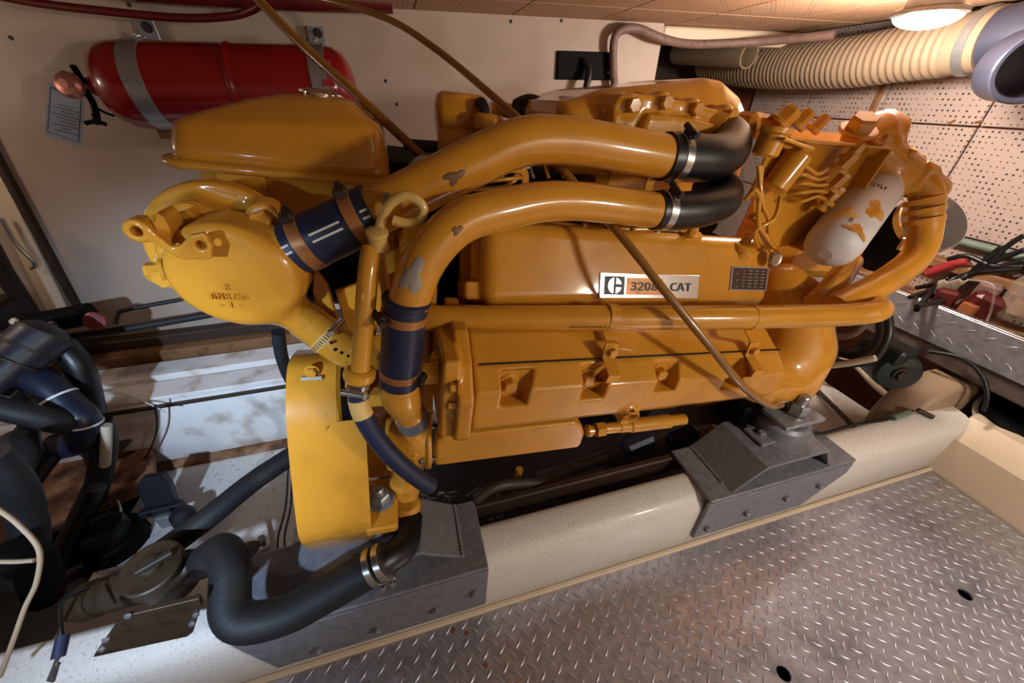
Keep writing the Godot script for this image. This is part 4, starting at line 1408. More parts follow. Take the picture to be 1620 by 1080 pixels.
func engine_aft() -> void:
	off = BASE
	# --- bracket plate with folded edges behind the rubber bends
	var zb := -.60
	var poly := []
	for p in [[1226, 218], [1384, 236], [1340, 300], [1334, 334], [1250, 388], [1200, 396], [1190, 300]]:
		var q := e(p[0], p[1], zb)
		poly.append(Vector2(q.x, q.y))
	var bp := obj("bracket_plate", MB.new().prism(poly, Transform3D(Basis.IDENTITY, Vector3(0, 0, zb)), -.006, 0, .0015), M.paint, eng)
	var edge := MB.new()
	var pts := [[1226, 216], [1384, 232], [1340, 300], [1334, 334], [1250, 388]]
	for i in pts.size() - 1:
		var a := e(pts[i][0], pts[i][1], zb)
		var b := e(pts[i + 1][0], pts[i + 1][1], zb)
		var t := (b - a).normalized()
		var rot := Basis(t, Vector3(0, 0, 1).cross(t), Vector3(0, 0, 1))
		edge.box((a + b) * .5 + Vector3(0, 0, .016), Vector3(a.distance_to(b) + .004, .005, .034), .0015, rot)
	obj("folded_edge", edge, M.paint, bp)
	obj("shelf_strip", MB.new().box((e(1228, 222, -.56) + e(1278, 232, -.56)) * .5, Vector3(.075, .005, .03), .001, Basis(Vector3(0, 0, 1), -.1)), M.paint, bp)
	for p in [[1336, 255, .011], [1324, 270, .013], [1312, 300, .012], [1304, 320, .013], [1295, 330, .010]]:
		obj("line_fitting", MB.new().hexbolt(e(p[0], p[1], -.575), Vector3(.25, 1, .3), p[2], .035, .1, true), M.paint, bp)
	for k in 5:
		obj("fuel_line", MB.new().tube(smooth(ea([[1245, 270 + k * 12, -.58], [1270, 262 + k * 14, -.56], [1292, 275 + k * 9, -.565], [1308, 268 + k * 12, -.57]])), .0038, 8), M.paint, bp)
	obj("solenoid", MB.new().lathe([[.018, 0], [.024, .004], [.024, .065], [.018, .07]], e(1222, 300, -.58), Vector3(.35, 1, 0), 20), M.paint, bp)
	obj("solenoid", MB.new().lathe([[.016, 0], [.022, .004], [.022, .035], [.026, .038], [.026, .046]], e(1208, 248, -.58), Vector3(0, 1, 0), 20), M.paint, bp)
	for w in [[[1200, 262], [1206, 320], [1216, 350], [1212, 395]], [[1205, 262], [1200, 330], [1203, 365], [1222, 400]], [[1235, 310], [1225, 345], [1195, 365], [1200, 390]], [[1180, 315], [1195, 300], [1205, 330], [1185, 345]], [[1190, 345], [1205, 365], [1222, 388], [1228, 392]]]:
		obj("bundled_line", MB.new().tube(smooth(ea([[w[0][0], w[0][1], -.56], [w[1][0], w[1][1], -.545], [w[2][0], w[2][1], -.55], [w[3][0], w[3][1], -.57]])), .0042, 8), M.paint, bp)
	# --- pump and coupling heads above the plate
	var h := obj("governor_head", MB.new().box(e(1205, 198, -.66), Vector3(.10, .035, .05), .012), M.paint, eng)
	for p in [[1232, 196, .017], [1257, 200, .013], [1283, 207, .010]]:
		obj("bolt", MB.new().hexbolt(e(p[0], p[1], -.62), Vector3(.4, 1, .35), p[2], .03, .2), M.paint, h)
	obj("rear_cover", MB.new().box(e(1290, 330, -.78), Vector3(.30, .34, .20), .03), M.paint, eng)
	# --- fuel filter: white canister, tilted, under a cast head
	var t0 := e(1382, 300, -.60)
	var t1 := e(1306, 402, -.52)
	var ax := (t1 - t0).normalized()
	var len := t0.distance_to(t1)
	var fl := obj("fuel_filter", MB.new().lathe([[.046, 0], [.050, .004], [.050, len - .04], [.046, len - .018], [.034, len - .004], [.012, len + .002]], t0, ax, 36, false), M.label_white, eng)
	fl.set_meta("label", "white fuel filter canister stained with yellow paint")
	var wr := MB.new()
	var sd := tilt.inverse() * EYE - t0
	sd = (sd - ax * sd.dot(ax)).normalized()
	var sr := ax.cross(sd)
	var run := []
	for k in 30:
		run.append(t0 + ax * len * k / 29.0)
	flake(fl, run, .050, t0 + ax * len * .50, t0 + ax * len * .5 + sd * .2 + sr * -.12, .034, .026, 2, M.paint)
	flake(fl, run, .050, t0 + ax * len * .68, t0 + ax * len * .6 + sd * .2 + sr * .06, .026, .020, 6, M.pale)
	flake(fl, run, .050, t0 + ax * len * .84, t0 + ax * len * .8 + sd * .2 - sr * .08, .030, .012, 9, M.paint)
	for k in 5:   # hand-written figures on the canister
		var an := -.30 + k * .13
		var rd := (sd * cos(an) + sr * sin(an))
		wr.box(t0 + ax * (len * .25) + rd * .0503, Vector3(.0018, .011 if k % 2 else .008, .0006), .0001, Basis(rd.cross(ax), ax, rd).rotated(rd, .3 * (k % 3)))
		wr.box(t0 + ax * (len * .25 + (.004 if k % 2 else -.004)) + rd * .0503, Vector3(.005, .0016, .0006), .0001, Basis(rd.cross(ax), ax, rd))
	for k in 4:
		wr.box(t0 + ax * (len * .74 + k * .0035) + sd * .0503, Vector3(.006, .0014, .0006), .0001, Basis(sd.cross(ax), ax, sd))
	obj("handwriting", wr, M.blue, fl)
	var hd := e(1405, 262, -.60)
	var fh := func(p: Vector3) -> float:
		var d := scyl(p, t0 + ax * .012, t0 - ax * .055, .052, .010)
		d = smin(d, scyl(p, e(1352, 222, -.62), e(1396, 205, -.62), .036, .012), .01)
		d = smin(d, scyl(p, e(1375, 205, -.64), e(1410, 220, -.62), .042, .014), .015)
		d = smin(d, scap(p, e(1395, 240, -.60), e(1475, 300, -.56), .030, .028), .02)
		d = smin(d, sbox(p, e(1425, 250, -.60), Vector3(.035, .012, .025), .004), .006)
		return d
	var head := part("filter_head", cast(fh, hd + Vector3(-.13, -.13, -.13), hd + Vector3(.18, .14, .14), .0048), M.paint, eng)
	obj("top_bolt", MB.new().hexbolt(e(1356, 208, -.60), Vector3(-.35, 1, .4), .024, .028, .2), M.paint, head)
	obj("bolt", MB.new().hexbolt(e(1396, 225, -.565), Vector3(.2, 1, .4), .010, .014), M.paint, head)
	obj("bolt", MB.new().hexbolt(e(1437, 246, -.57), Vector3(0, 1, .3), .009, .012), M.paint, head)
	# --- return pipe with its rubber sleeve bands
	var rp := bend(ea([[1380, 268, -.62], [1468, 282, -.56], [1462, 400, -.50], [1395, 450, -.47], [1320, 487, -.46]]), .06, 10)
	var r := obj("return_pipe", MB.new().tube(dense(rp, .02), .0275, 24), M.paint, eng)
	for p in [[1462, 318], [1462, 333], [1461, 349]]:
		obj("band", MB.new().lathe([[.029, -.006], [.032, -.005], [.032, .005], [.029, .006]], e(p[0], p[1], -.538 + (p[1] - 318) * .0004), e(1462, 318, -.54) - e(1462, 390, -.50), 28), M.paint, r)
	obj("elbow_block", MB.new().box(e(1440, 283, -.58), Vector3(.07, .065, .07), .012, Basis(Vector3(0, 0, 1), -.15)), M.paint, r)
	obj("cross_pipe", MB.new().tube(smooth(ea([[1345, 415, -.58], [1320, 450, -.52], [1290, 480, -.50]])), .024, 20), M.paint, eng)
	obj("cross_pipe", MB.new().tube(smooth(ea([[1300, 450, -.70], [1340, 460, -.66], [1372, 452, -.70]])), .02, 18), M.paint, eng)
	# --- black air filter drum behind
	var b0 := e(1368, 400, -.74)
	var b1 := e(1428, 372, -.66)
	var ba := (b1 - b0).normalized()
	var dr := obj("air_filter_drum", MB.new().lathe([[.03, -.09], [.070, -.085], [.074, -.08], [.074, .07], [.070, .076]], b1, ba, 36, false), M.black, eng)
	obj("drum_band", MB.new().lathe([[.074, .06], [.077, .061], [.077, .078], [.074, .08]], b1, ba, 36).box(e(1429, 386, -.60), Vector3(.014, .03, .012), .002), M.steel, dr)
	obj("cover_step", MB.new().box(e(1250, 440, -.62), Vector3(.07, .03, .08), .006, Basis(Vector3(0, 0, 1), -.35)), M.paint, eng)
	obj("bell_housing", MB.new().lathe([[.10, 0], [.22, .02], [.23, .05], [.23, .09], [.12, .16]], Vector3(.70, .46, -.82), Vector3(1, 0, 0), 40), M.paint, eng)

func mounts() -> void:
	# steel angle brackets over the inboard stringer, each with a bent saddle and rubber mount
	for w in [0, 1]:
		var x0: float = [-.412, .592][w]
		var x1: float = [.055, 1.046][w]
		var y1: float = [.188, .190][w]
		var c := (x0 + x1) * .5
		var at := Vector3(c, .04, -.43)
		var t := thing("engine_mount", ["grey steel engine mount bracket by the belt guard, under the black hose", "grey steel engine mount bracket at the aft end with a bolted square plate"][w], "engine mount", at, "engine mount brackets on the white stringer")
		var sl := .10 if w == 1 else .012
		# angle iron: front face leaning with the stringer, and top plate
		var fp := [Vector2(x0 + (.03 if w == 0 else 0.0), .044), Vector2(x1 - sl, .040), Vector2(x1, .15 if w == 1 else y1), Vector2(x1, y1), Vector2(x0, y1)]
		obj("bracket", MB.new().prism(fp, Transform3D(Basis.IDENTITY, Vector3(0, 0, -.370)), -.004, .006, .0015).box(Vector3(c, y1 + .010, -.442), Vector3(x1 - x0, .010, .156), .002), M.grey, t)
		var bl: Array = [[[-.30, .075], [-.185, .085], [-.065, .092], [.02, .115]], [[.62, .082], [.735, .10], [.855, .115], [.96, .128]]][w]
		for b in bl:
			obj("bolt", MB.new().hexbolt(Vector3(b[0], b[1], -.365), Vector3(0, 0, 1), .0085, .011, .3, false), M.grey, t)
		# saddle: bent plate along x, open towards the walkway
		var sx0: float = [-.335, .655][w]
		var sx1: float = [.005, .965][w]
		var ft := y1 + .016
		var hh: float = [.058, .068][w]
		var path := [Vector2(sx0, ft), Vector2(sx0 + .075, ft + hh), Vector2(sx1 - (.075 if w == 0 else .045), ft + hh), Vector2(sx1, ft)]
		var sad := []
		for p in path:
			sad.append(p)
		sad.append(Vector2(sx1 - .010, ft))
		sad.append(Vector2(sx1 - (.079 if w == 0 else .049), ft + hh - .008))
		sad.append(Vector2(sx0 + .079, ft + hh - .008))
		sad.append(Vector2(sx0 + .010, ft))
		obj("saddle", MB.new().prism(sad, Transform3D(Basis.IDENTITY, Vector3.ZERO), -.52, -.398 if w == 0 else -.371, .001), M.grey, t)
		obj("gusset", MB.new().box(Vector3([-.112, .84][w], ft + hh * .5, -.45), Vector3(.007, hh - .01, .09), .001, Basis(Vector3(0, 0, 1), -.2)), M.grey, t)
		var weld := MB.new()
		for k in 16:
			weld.lathe([[.0045, -.002], [.003, .003]], Vector3(sx1 + .003 if w == 0 else sx0 - .003, ft + .001, -.515 + k * .0076), Vector3.UP, 7)
		obj("weld_bead", weld, M.grey_light, t)
		# rubber mount: ring housing, rubber and stud
		var mx := pz(1216, 705, -.46).x if w == 1 else pz(604, 800, -.46).x
		var my := ft + hh
		var rs := .62 if w == 0 else 1.0
		var mz := -.462
		obj("mount_ring", MB.new().lathe([[.080 * rs, 0], [.080 * rs, .006], [.062 * rs, .010], [.060 * rs, .038], [.052 * rs, .046], [.040 * rs, .046]], Vector3(mx, my, mz), Vector3.UP, 40), M.grey, t)
		obj("ring_ear", MB.new().box(Vector3(mx - .068 * rs, my + .006, mz + .01), Vector3(.05, .010, .06), .004).hexbolt(Vector3(mx - .068 * rs, my + .011, mz + .01), Vector3.UP, .010, .010), M.grey, t)
		obj("rubber_cone", MB.new().lathe([[.046 * rs, .040], [.040 * rs, .058], [.028 * rs, .066]], Vector3(mx, my, mz), Vector3.UP, 28), M.rubber, t)
		if w == 1:
			var top := pz(1256, 657, -.437)
			obj("stud_block", MB.new().box(Vector3(top.x - .05, top.y - .045, -.53), Vector3(.07, .07, .08), .006), M.black, t)
			obj("square_plate", MB.new().box(Vector3(top.x, top.y, -.44), Vector3(.120, .012, .072), .002), M.grey_light, t)
			var s := Vector3(top.x, top.y + .006, -.437)
			obj("stack_nut", MB.new().lathe([[.022, 0], [.022, .004]], s, Vector3.UP, 24).hexbolt(s + Vector3(0, .001, 0), Vector3.UP, .0225, .034, .4, false, true), M.zinc, t)
func cord(called: String, label: String, category: String, pts: Array, r: float, m: Material, group := "", n := 12) -> MeshInstance3D:
	var s := smooth(pts, 10)
	return single(called, label, category, MB.new().tube(s, r, n), m, pts[0], group)

func fore_clutter() -> void:
	# bronze sea cock on its plate, ahead of the front mount
	var at := pz(235, 960, -.50)
	var t := thing("sea_valve", "dull bronze sea valve with round flat handle at the bottom left", "valve", Vector3(at.x, .12, -.50))
	var v0 := pz(118, 960, -.52)
	var v1 := pz(335, 880, -.50)
	var va := (v1 - v0).normalized()
	var cpt := pz(245, 905, -.50)
	var f := func(p: Vector3) -> float:
		var d := scyl(p, pz_a, pz_b, .029, .004)
		d = smin(d, scyl(p, pz_c, pz_d, .034, .006), .012)
		d = smin(d, scyl(p, pz_h + Vector3(0, -.075, 0), pz_h, .038, .004), .015)
		d = smin(d, scyl(p, pz_e, pz_f, .026, .003), .004)
		return d
	pz_a = pz(155, 945, -.51)
	pz_b = pz(338, 884, -.50)
	pz_c = pz(180, 935, -.51)
	pz_d = pz(300, 900, -.50)
	pz_h = pz(243, 900, -.49)
	pz_e = pz(312, 893, -.50)
	pz_f = pz(322, 889, -.50)
	part("valve_body", cast(f, pz_h + Vector3(-.16, -.13, -.09), pz_h + Vector3(.14, .09, .09), .004), M.bronze, t)
	var hx := pz(105, 962, -.52)
	obj("hex_end", MB.new().hexbolt(pz(158, 944, -.51), hx - pz_a, .034, .05, .3, false).lathe([[.030, 0], [.034, .002], [.034, .01], [.030, .012]], pz(160, 943, -.51), hx - pz_a, 24), M.bronze, t)
	obj("round_handle", MB.new().lathe([[.044, 0], [.047, .002], [.047, .008], [.044, .010], [.02, .0105], [.018, .016], [.012, .018]], pz_h + Vector3(0, .002, 0), Vector3(.05, 1, .12), 40), M.bronze, t)
	obj("handle_bar", MB.new().box(pz_h + Vector3(.01, .020, 0), Vector3(.055, .010, .012), .003, Basis(Vector3.UP, .5)), M.dark_iron, t)
	var pl := []
	for p in [[152, 1030], [188, 978], [215, 962], [318, 938], [322, 948], [308, 992], [300, 998]]:
		var q := pz(p[0], p[1], -.378)
		pl.append(Vector2(q.x, q.y))
	var bp := obj("mounting_plate", MB.new().prism(pl, Transform3D(Basis.IDENTITY, Vector3(0, 0, -.374)), -.004, .004, .001), M.bronze, t)
	for p in [[161, 1026], [168, 1011], [203, 973], [310, 972], [304, 986]]:
		obj("screw", MB.new().lathe([[.005, 0], [.004, .003]], pz(p[0], p[1], -.370), Vector3(0, 0, 1), 10), M.zinc, bp)
	# raw water hose: from the pump down, along the bracket, up over and back to the valve
	var hp := bend([pz(648, 820, -.455), pz(642, 866, -.39), pz(600, 892, -.362), pz(450, 976, -.345), pz(362, 990, -.350), pz(366, 895, -.43), pz(352, 868, -.47), pz(325, 886, -.50)], .055, 10)
	var rh := thing("raw_water_hose", "thick black raw water hose bent from the pump to the bronze valve", "hose", hp[0])
	var hd := dense(hp, .012)
	var near := 0
	for i in hd.size():
		if hd[i].distance_to(pz(606, 889, -.363)) < hd[near].distance_to(pz(606, 889, -.363)):
			near = i
	obj("hose", MB.new().tube(hd.slice(near), .030, 24), M.rubber_dull, rh)
	var el := obj("pump_elbow", MB.new().tube(hd.slice(0, near + 2), .0255, 24), M.rubber, rh)
	el.set_meta("label", "shiny black rubber elbow")
	for p in [[590, 896, -.3605], [605, 889, -.3625]]:
		var q := pz(p[0], p[1], p[2])
		clamp_band("hose_clamp", q, pz(600, 892, -.362) - pz(450, 976, -.345), .0306, .011, M.steel, q + Vector3(-.02, -.08, .03), rh)
	clamp_band("hose_clamp", pz(378, 880, -.455), pz(366, 895, -.44) - pz(352, 868, -.47), .0306, .009, M.dark_iron, pz(378, 880, -.455) + Vector3(.08, -.02, 0), rh)
	cord("suction_hose", "long straight grey rubber hose running aft from the bronze valve", "hose", [pz(225, 895, -.53), pz(330, 818, -.60), pz(400, 762, -.67), pz(470, 715, -.74)], .0235, M.rubber_dull, "", 20)
	# bilge pump, float switch and cables on the pale bilge
	var bpz := py(186, 858, -.09)
	t = thing("bilge_pump", "round black bilge pump with dark green top on the pale bilge", "pump", bpz)
	obj("strainer", MB.new().lathe([[.072, -.02], [.072, .035], [.066, .042]], bpz, Vector3.UP, 32), M.black, t)
	obj("motor", MB.new().lathe([[.052, .04], [.052, .075], [.046, .084], [.02, .088]], bpz, Vector3.UP, 28), M.dark_green, t)
	obj("discharge", MB.new().tube([bpz + Vector3(-.05, .01, .02), bpz + Vector3(-.11, .015, .05)], .018, 16), M.black, t)
	for k in 10:
		var a := TAU * k / 10
		obj("fin", MB.new().box(bpz + Vector3(cos(a) * .072, .008, sin(a) * .072), Vector3(.006, .045, .006), .001, Basis(Vector3.UP, -a)), M.black, t)
	var fs := py(258, 795, -.02)
	t = thing("float_switch", "black flat float switch tilted up on a grey clip", "switch", fs)
	var fpl := [Vector2(-.040, 0), Vector2(.034, 0), Vector2(.040, .06), Vector2(.034, .098), Vector2(-.018, .10), Vector2(-.036, .07)]
	obj("float", MB.new().prism(fpl, Transform3D(Basis(Vector3(1, .05, -.2).normalized(), .1) * Basis(Vector3(1, 0, 0), -.35), fs), -.014, .014, .004), M.plastic_dark, t)
	obj("clip", MB.new().box(fs + Vector3(-.002, -.012, .012), Vector3(.105, .026, .024), .003, Basis(Vector3.UP, .05)), M.plastic_dark, t)
	for k in [-1, 1]:
		obj("slot", MB.new().box(fs + Vector3(k * .028, -.008, .0245), Vector3(.012, .012, .002), .0005), M.black, t)
	obj("base", MB.new().box(fs + Vector3(.0, -.045, .02), Vector3(.04, .05, .04), .005), M.zinc, t)
	var wh := py(345, 815, -.06)
	single("through_hull_cap", "dark cap standing beside the float switch", "fitting", MB.new().lathe([[.026, -.04], [.030, .0], [.030, .03], [.022, .045], [.008, .05]], py(293, 822, -.05), Vector3(.2, 1, .1), 24), M.rubber_dull, py(293, 822, -.05))
	single("bilge_board", "thin white board lying on the bilge behind the bronze valve", "board", MB.new().box(py(378, 862, -.085), Vector3(.15, .012, .11), .002, Basis(Vector3.UP, .35)), M.bilge, py(378, 862, -.09))
	var wires := [[[[245, 640], [248, 680], [232, 720], [205, 745], [172, 775]], "thin black cable looping from the ledge to the bilge", .0028], [[[238, 757], [205, 765], [172, 800], [175, 815]], "thin dark wire from the float switch to the bilge pump", .0025], [[[165, 775], [185, 790], [192, 812], [190, 830]], "short pale wire rising from the bilge pump", .0025], [[[440, 890], [440, 850], [452, 800], [456, 740]], "thin black cable hanging beside the belt guard", .0028], [[[456, 890], [450, 850], [460, 800], [462, 740]], "second thin black cable behind the belt guard", .0028], [[[150, 620], [190, 622], [228, 635], [262, 652]], "thin white wire lying across the outboard stringer", .0025]]
	var k2 := 0
	for w in wires:
		var pts := []
		for p in w[0]:
			pts.append(py(p[0], p[1], [.17, -.02, -.02, -.06, -.07, .18][k2]) if k2 != 0 else pz(p[0], p[1], -1.10))
		cord("wire", w[1], "wire", pts, w[2], M.ink if k2 != 2 and k2 != 5 else M.tie)
		k2 += 1
	# --- tangle of hoses and pipes forward, at the left edge
	var filt := thing("strainer_pipe", "dark plastic pipe fitting with pale rings at the left edge", "pipe", pz(60, 570, -1.054))
	var s0 := pz(-20, 615, -0.992)
	var s1 := pz(80, 520, -1.116)
	var sd := (s1 - s0).normalized()
	var sl := s0.distance_to(s1)
	obj("pipe", MB.new().lathe([[.042, 0], [.042, sl * .40], [.052, sl * .42], [.052, sl * .62], [.057, sl * .66], [.057, sl * .92], [.042, sl], [.025, sl + .01]], s0, sd, 28), M.plastic_dark, filt)
	for q in [.42, .64, .90]:
		obj("ring", MB.new().lathe([[.054, sl * q - .003], [.0595, sl * q - .002], [.0595, sl * q + .002], [.054, sl * q + .003]], s0, sd, 28), M.bronze, filt)
	for q in [.62, .88]:
		var c: Vector3 = s0 + sd * sl * q + Vector3(-.02, .05, .01)
		obj("knob", MB.new().lathe([[.008, 0], [.009, .006], [.006, .010]], c, Vector3(-.4, .8, .4), 12), M.tape, filt)
	var bh := thing("blue_bilge_hose", "blue ribbed hose with two white cable ties at the left", "hose", pz(70, 600, -1.017))
	var bpth := smooth([pz(42, 590, -1.042), pz(75, 612, -1.017), pz(105, 640, -0.992), pz(132, 668, -0.967), pz(125, 695, -0.967), pz(95, 705, -0.992)], 10)
	obj("hose", MB.new().tube(bpth, .037, 24), M.blue, bh)
	for i in [16, 30]:
		var d: Vector3 = bpth[i + 1] - bpth[i]
		obj("cable_tie", MB.new().lathe([[.037, -.003], [.0385, -.002], [.0385, .002], [.037, .003]], bpth[i], d, 24).box(bpth[i] + Vector3(-.030, -.026, .02), Vector3(.010, .010, .010), .002), M.tie, bh)
	var list := [
		[[[-30, 640, -0.918], [40, 655, -0.918], [90, 668, -0.930], [115, 672, -0.967]], .022, "rubber_dull", "dark hose running level behind the blue hose"],
		[[[95, 545, -1.116], [125, 580, -1.091], [142, 640, -1.066], [150, 700, -1.042], [160, 730, -1.042]], .026, "rubber", "black hose dropping behind the blue hose"],
		[[[155, 665, -0.992], [165, 700, -0.992], [158, 750, -0.967], [140, 810, -0.942], [125, 835, -.930]], .024, "rubber_dull", "grey hose running down beside the wooden board"],
		[[[168, 672, -0.967], [168, 700, -0.955], [166, 735, -0.955]], .010, "tape", "short pale grey pipe standing among the hoses"],
		[[[-20, 720, -0.744], [20, 760, -0.744], [38, 800, -0.744], [48, 860, -0.719], [30, 920, -0.682]], .026, "rubber_dull", "thick grey hose curving down at the left edge"],
		[[[20, 690, -0.893], [40, 715, -0.893], [30, 750, -0.868], [5, 780, -0.843]], .020, "rubber_dull", "grey hose bent behind the left edge hose"],
		[[[60, 725, -0.967], [85, 712, -0.980], [115, 700, -0.980], [135, 690, -0.992]], .018, "blue", "thin blue hose below the tied blue hose"],
		[[[30, 765, -0.918], [55, 735, -0.942], [80, 705, -0.967]], .012, "rubber", "slim black hose across the rusty patch"],
		[[[50, 770, -0.918], [72, 740, -0.942], [95, 712, -0.967]], .012, "rubber_dull", "slim grey hose across the rusty patch"],
		[[[100, 870, -0.818], [130, 810, -0.868], [150, 770, -0.893]], .020, "rubber", "black hose lying toward the bilge pump"],
		[[[-10, 530, -1.141], [10, 560, -1.141], [40, 640, -1.116], [50, 720, -1.091]], .018, "rubber", "black hose behind the plastic pipe fitting"],
		[[[-10, 900, -0.620], [25, 880, -0.645], [55, 890, -0.670], [70, 940, -0.694]], .030, "black", "fat black hose bend in the lower left corner"],
	]
	for w in list:
		var pts := []
		for p in w[0]:
			pts.append(pz(p[0], p[1], p[2]))
		cord("clutter_hose", w[3], "hose", pts, w[1] * 1.2, M[w[2]], "hoses tangled forward of the engine", 18)
	cord("cream_cable", "frayed cream cable hanging down the left edge", "cable", [pz(-10, 800, -.50), pz(30, 830, -.48), pz(62, 870, -.46), pz(58, 920, -.45), pz(40, 960, -.44), pz(22, 1010, -.42), pz(0, 1070, -.40)], .0034, M.frayed)
	cord("cream_cable", "cream cable tied level across the fat black hose", "cable", [pz(-10, 888, -.49), pz(25, 888, -.485), pz(55, 886, -.48)], .0034, M.frayed)
	# battery lead with blue clip hanging over the stringer
	t = thing("test_lead", "dark lead with a steel clip hanging over the stringer", "cable", pz(95, 1000, -.40))
	obj("lead", MB.new().tube(smooth([pz(140, 930, -.50), pz(100, 950, -.46), pz(96, 985, -.42), pz(98, 1010, -.40)]), .003, 8), M.ink, t)
	obj("clip_grip", MB.new().tube([pz(100, 1005, -.395), pz(92, 1040, -.37)], .008, 12), M.blue_hose, t)
	obj("clip_jaw", MB.new().tube([pz(92, 1040, -.37), pz(84, 1060, -.365), pz(78, 1074, -.36), pz(84, 1076, -.36), pz(92, 1050, -.366)], .003, 8), M.steel, t)
	# boards and boxes behind the tangle
	single("worn_board", "worn dark board with a chamfered edge beside the hoses", "board", MB.new().prism([Vector2(0, 0), Vector2(.10, .16), Vector2(.02, .22), Vector2(-.14, .06)], Transform3D(Basis(Vector3(1, .1, 0).normalized(), Vector3(0, .35, -.94).normalized(), Vector3(0, .94, .35).normalized()), pz(178, 725, -1.10)), -.012, 0, .002), M.grime, pz(178, 725, -1.10))
	single("rusty_tray", "rust stained tray below the tangled hoses", "tray", MB.new().box(pz(70, 770, -1.04) + Vector3(.0, -.03, 0), Vector3(.50, .03, .34), .006, Basis(Vector3.UP, .4)), M.rust, pz(70, 770, -1.04))
	single("dark_locker", "dark locker side at the left edge under the pale frame strip", "locker", MB.new().box(pz(-10, 520, -1.30) + Vector3(-.12, -.04, 0), Vector3(.34, .22, .20), .01), M.oily, pz(-10, 560, -1.30))
	t = thing("valve_manifold", "dark valve with a small red wheel by the bulkhead foot", "valve", pz(110, 512, -1.28))
	obj("block", MB.new().box(pz(95, 505, -1.28), Vector3(.16, .05, .07), .008, Basis(Vector3(0, 0, 1), .1)), M.black, t)
	obj("wheel", MB.new().lathe([[.010, 0], [.026, .002], [.028, .007], [.023, .011], [.010, .010]], pz(152, 507, -1.26), Vector3(.3, .3, 1), 20), M.brown_cable, t)
	obj("nipple", MB.new().lathe([[.008, 0], [.012, .004], [.012, .02], [.008, .024]], pz(85, 513, -1.24), Vector3(0, .2, 1), 12), M.zinc, t)
	cord("grey_pipe", "long grey pipe lying along the bulkhead foot", "pipe", [pz(108, 533, -1.30), pz(200, 520, -1.33), pz(300, 503, -1.36), pz(345, 495, -1.38)], .012, M.rubber_dull)
	cord("bulkhead_hose", "black hose rising up the bulkhead behind the housing", "hose", [pz(183, 512, -1.38), pz(186, 498, -1.40), pz(200, 490, -1.42), pz(285, 474, -1.46)], .007, M.ink)
	cord("drain_hose", "dark hose dropping behind the belt guard", "hose", [pz(440, 525, -.75), pz(445, 560, -.76), pz(455, 590, -.78), pz(468, 615, -.80)], .013, M.rubber_dull)

var pz_a: Vector3
var pz_b: Vector3
var pz_c: Vector3
var pz_d: Vector3
var pz_e: Vector3
var pz_f: Vector3
var pz_h: Vector3

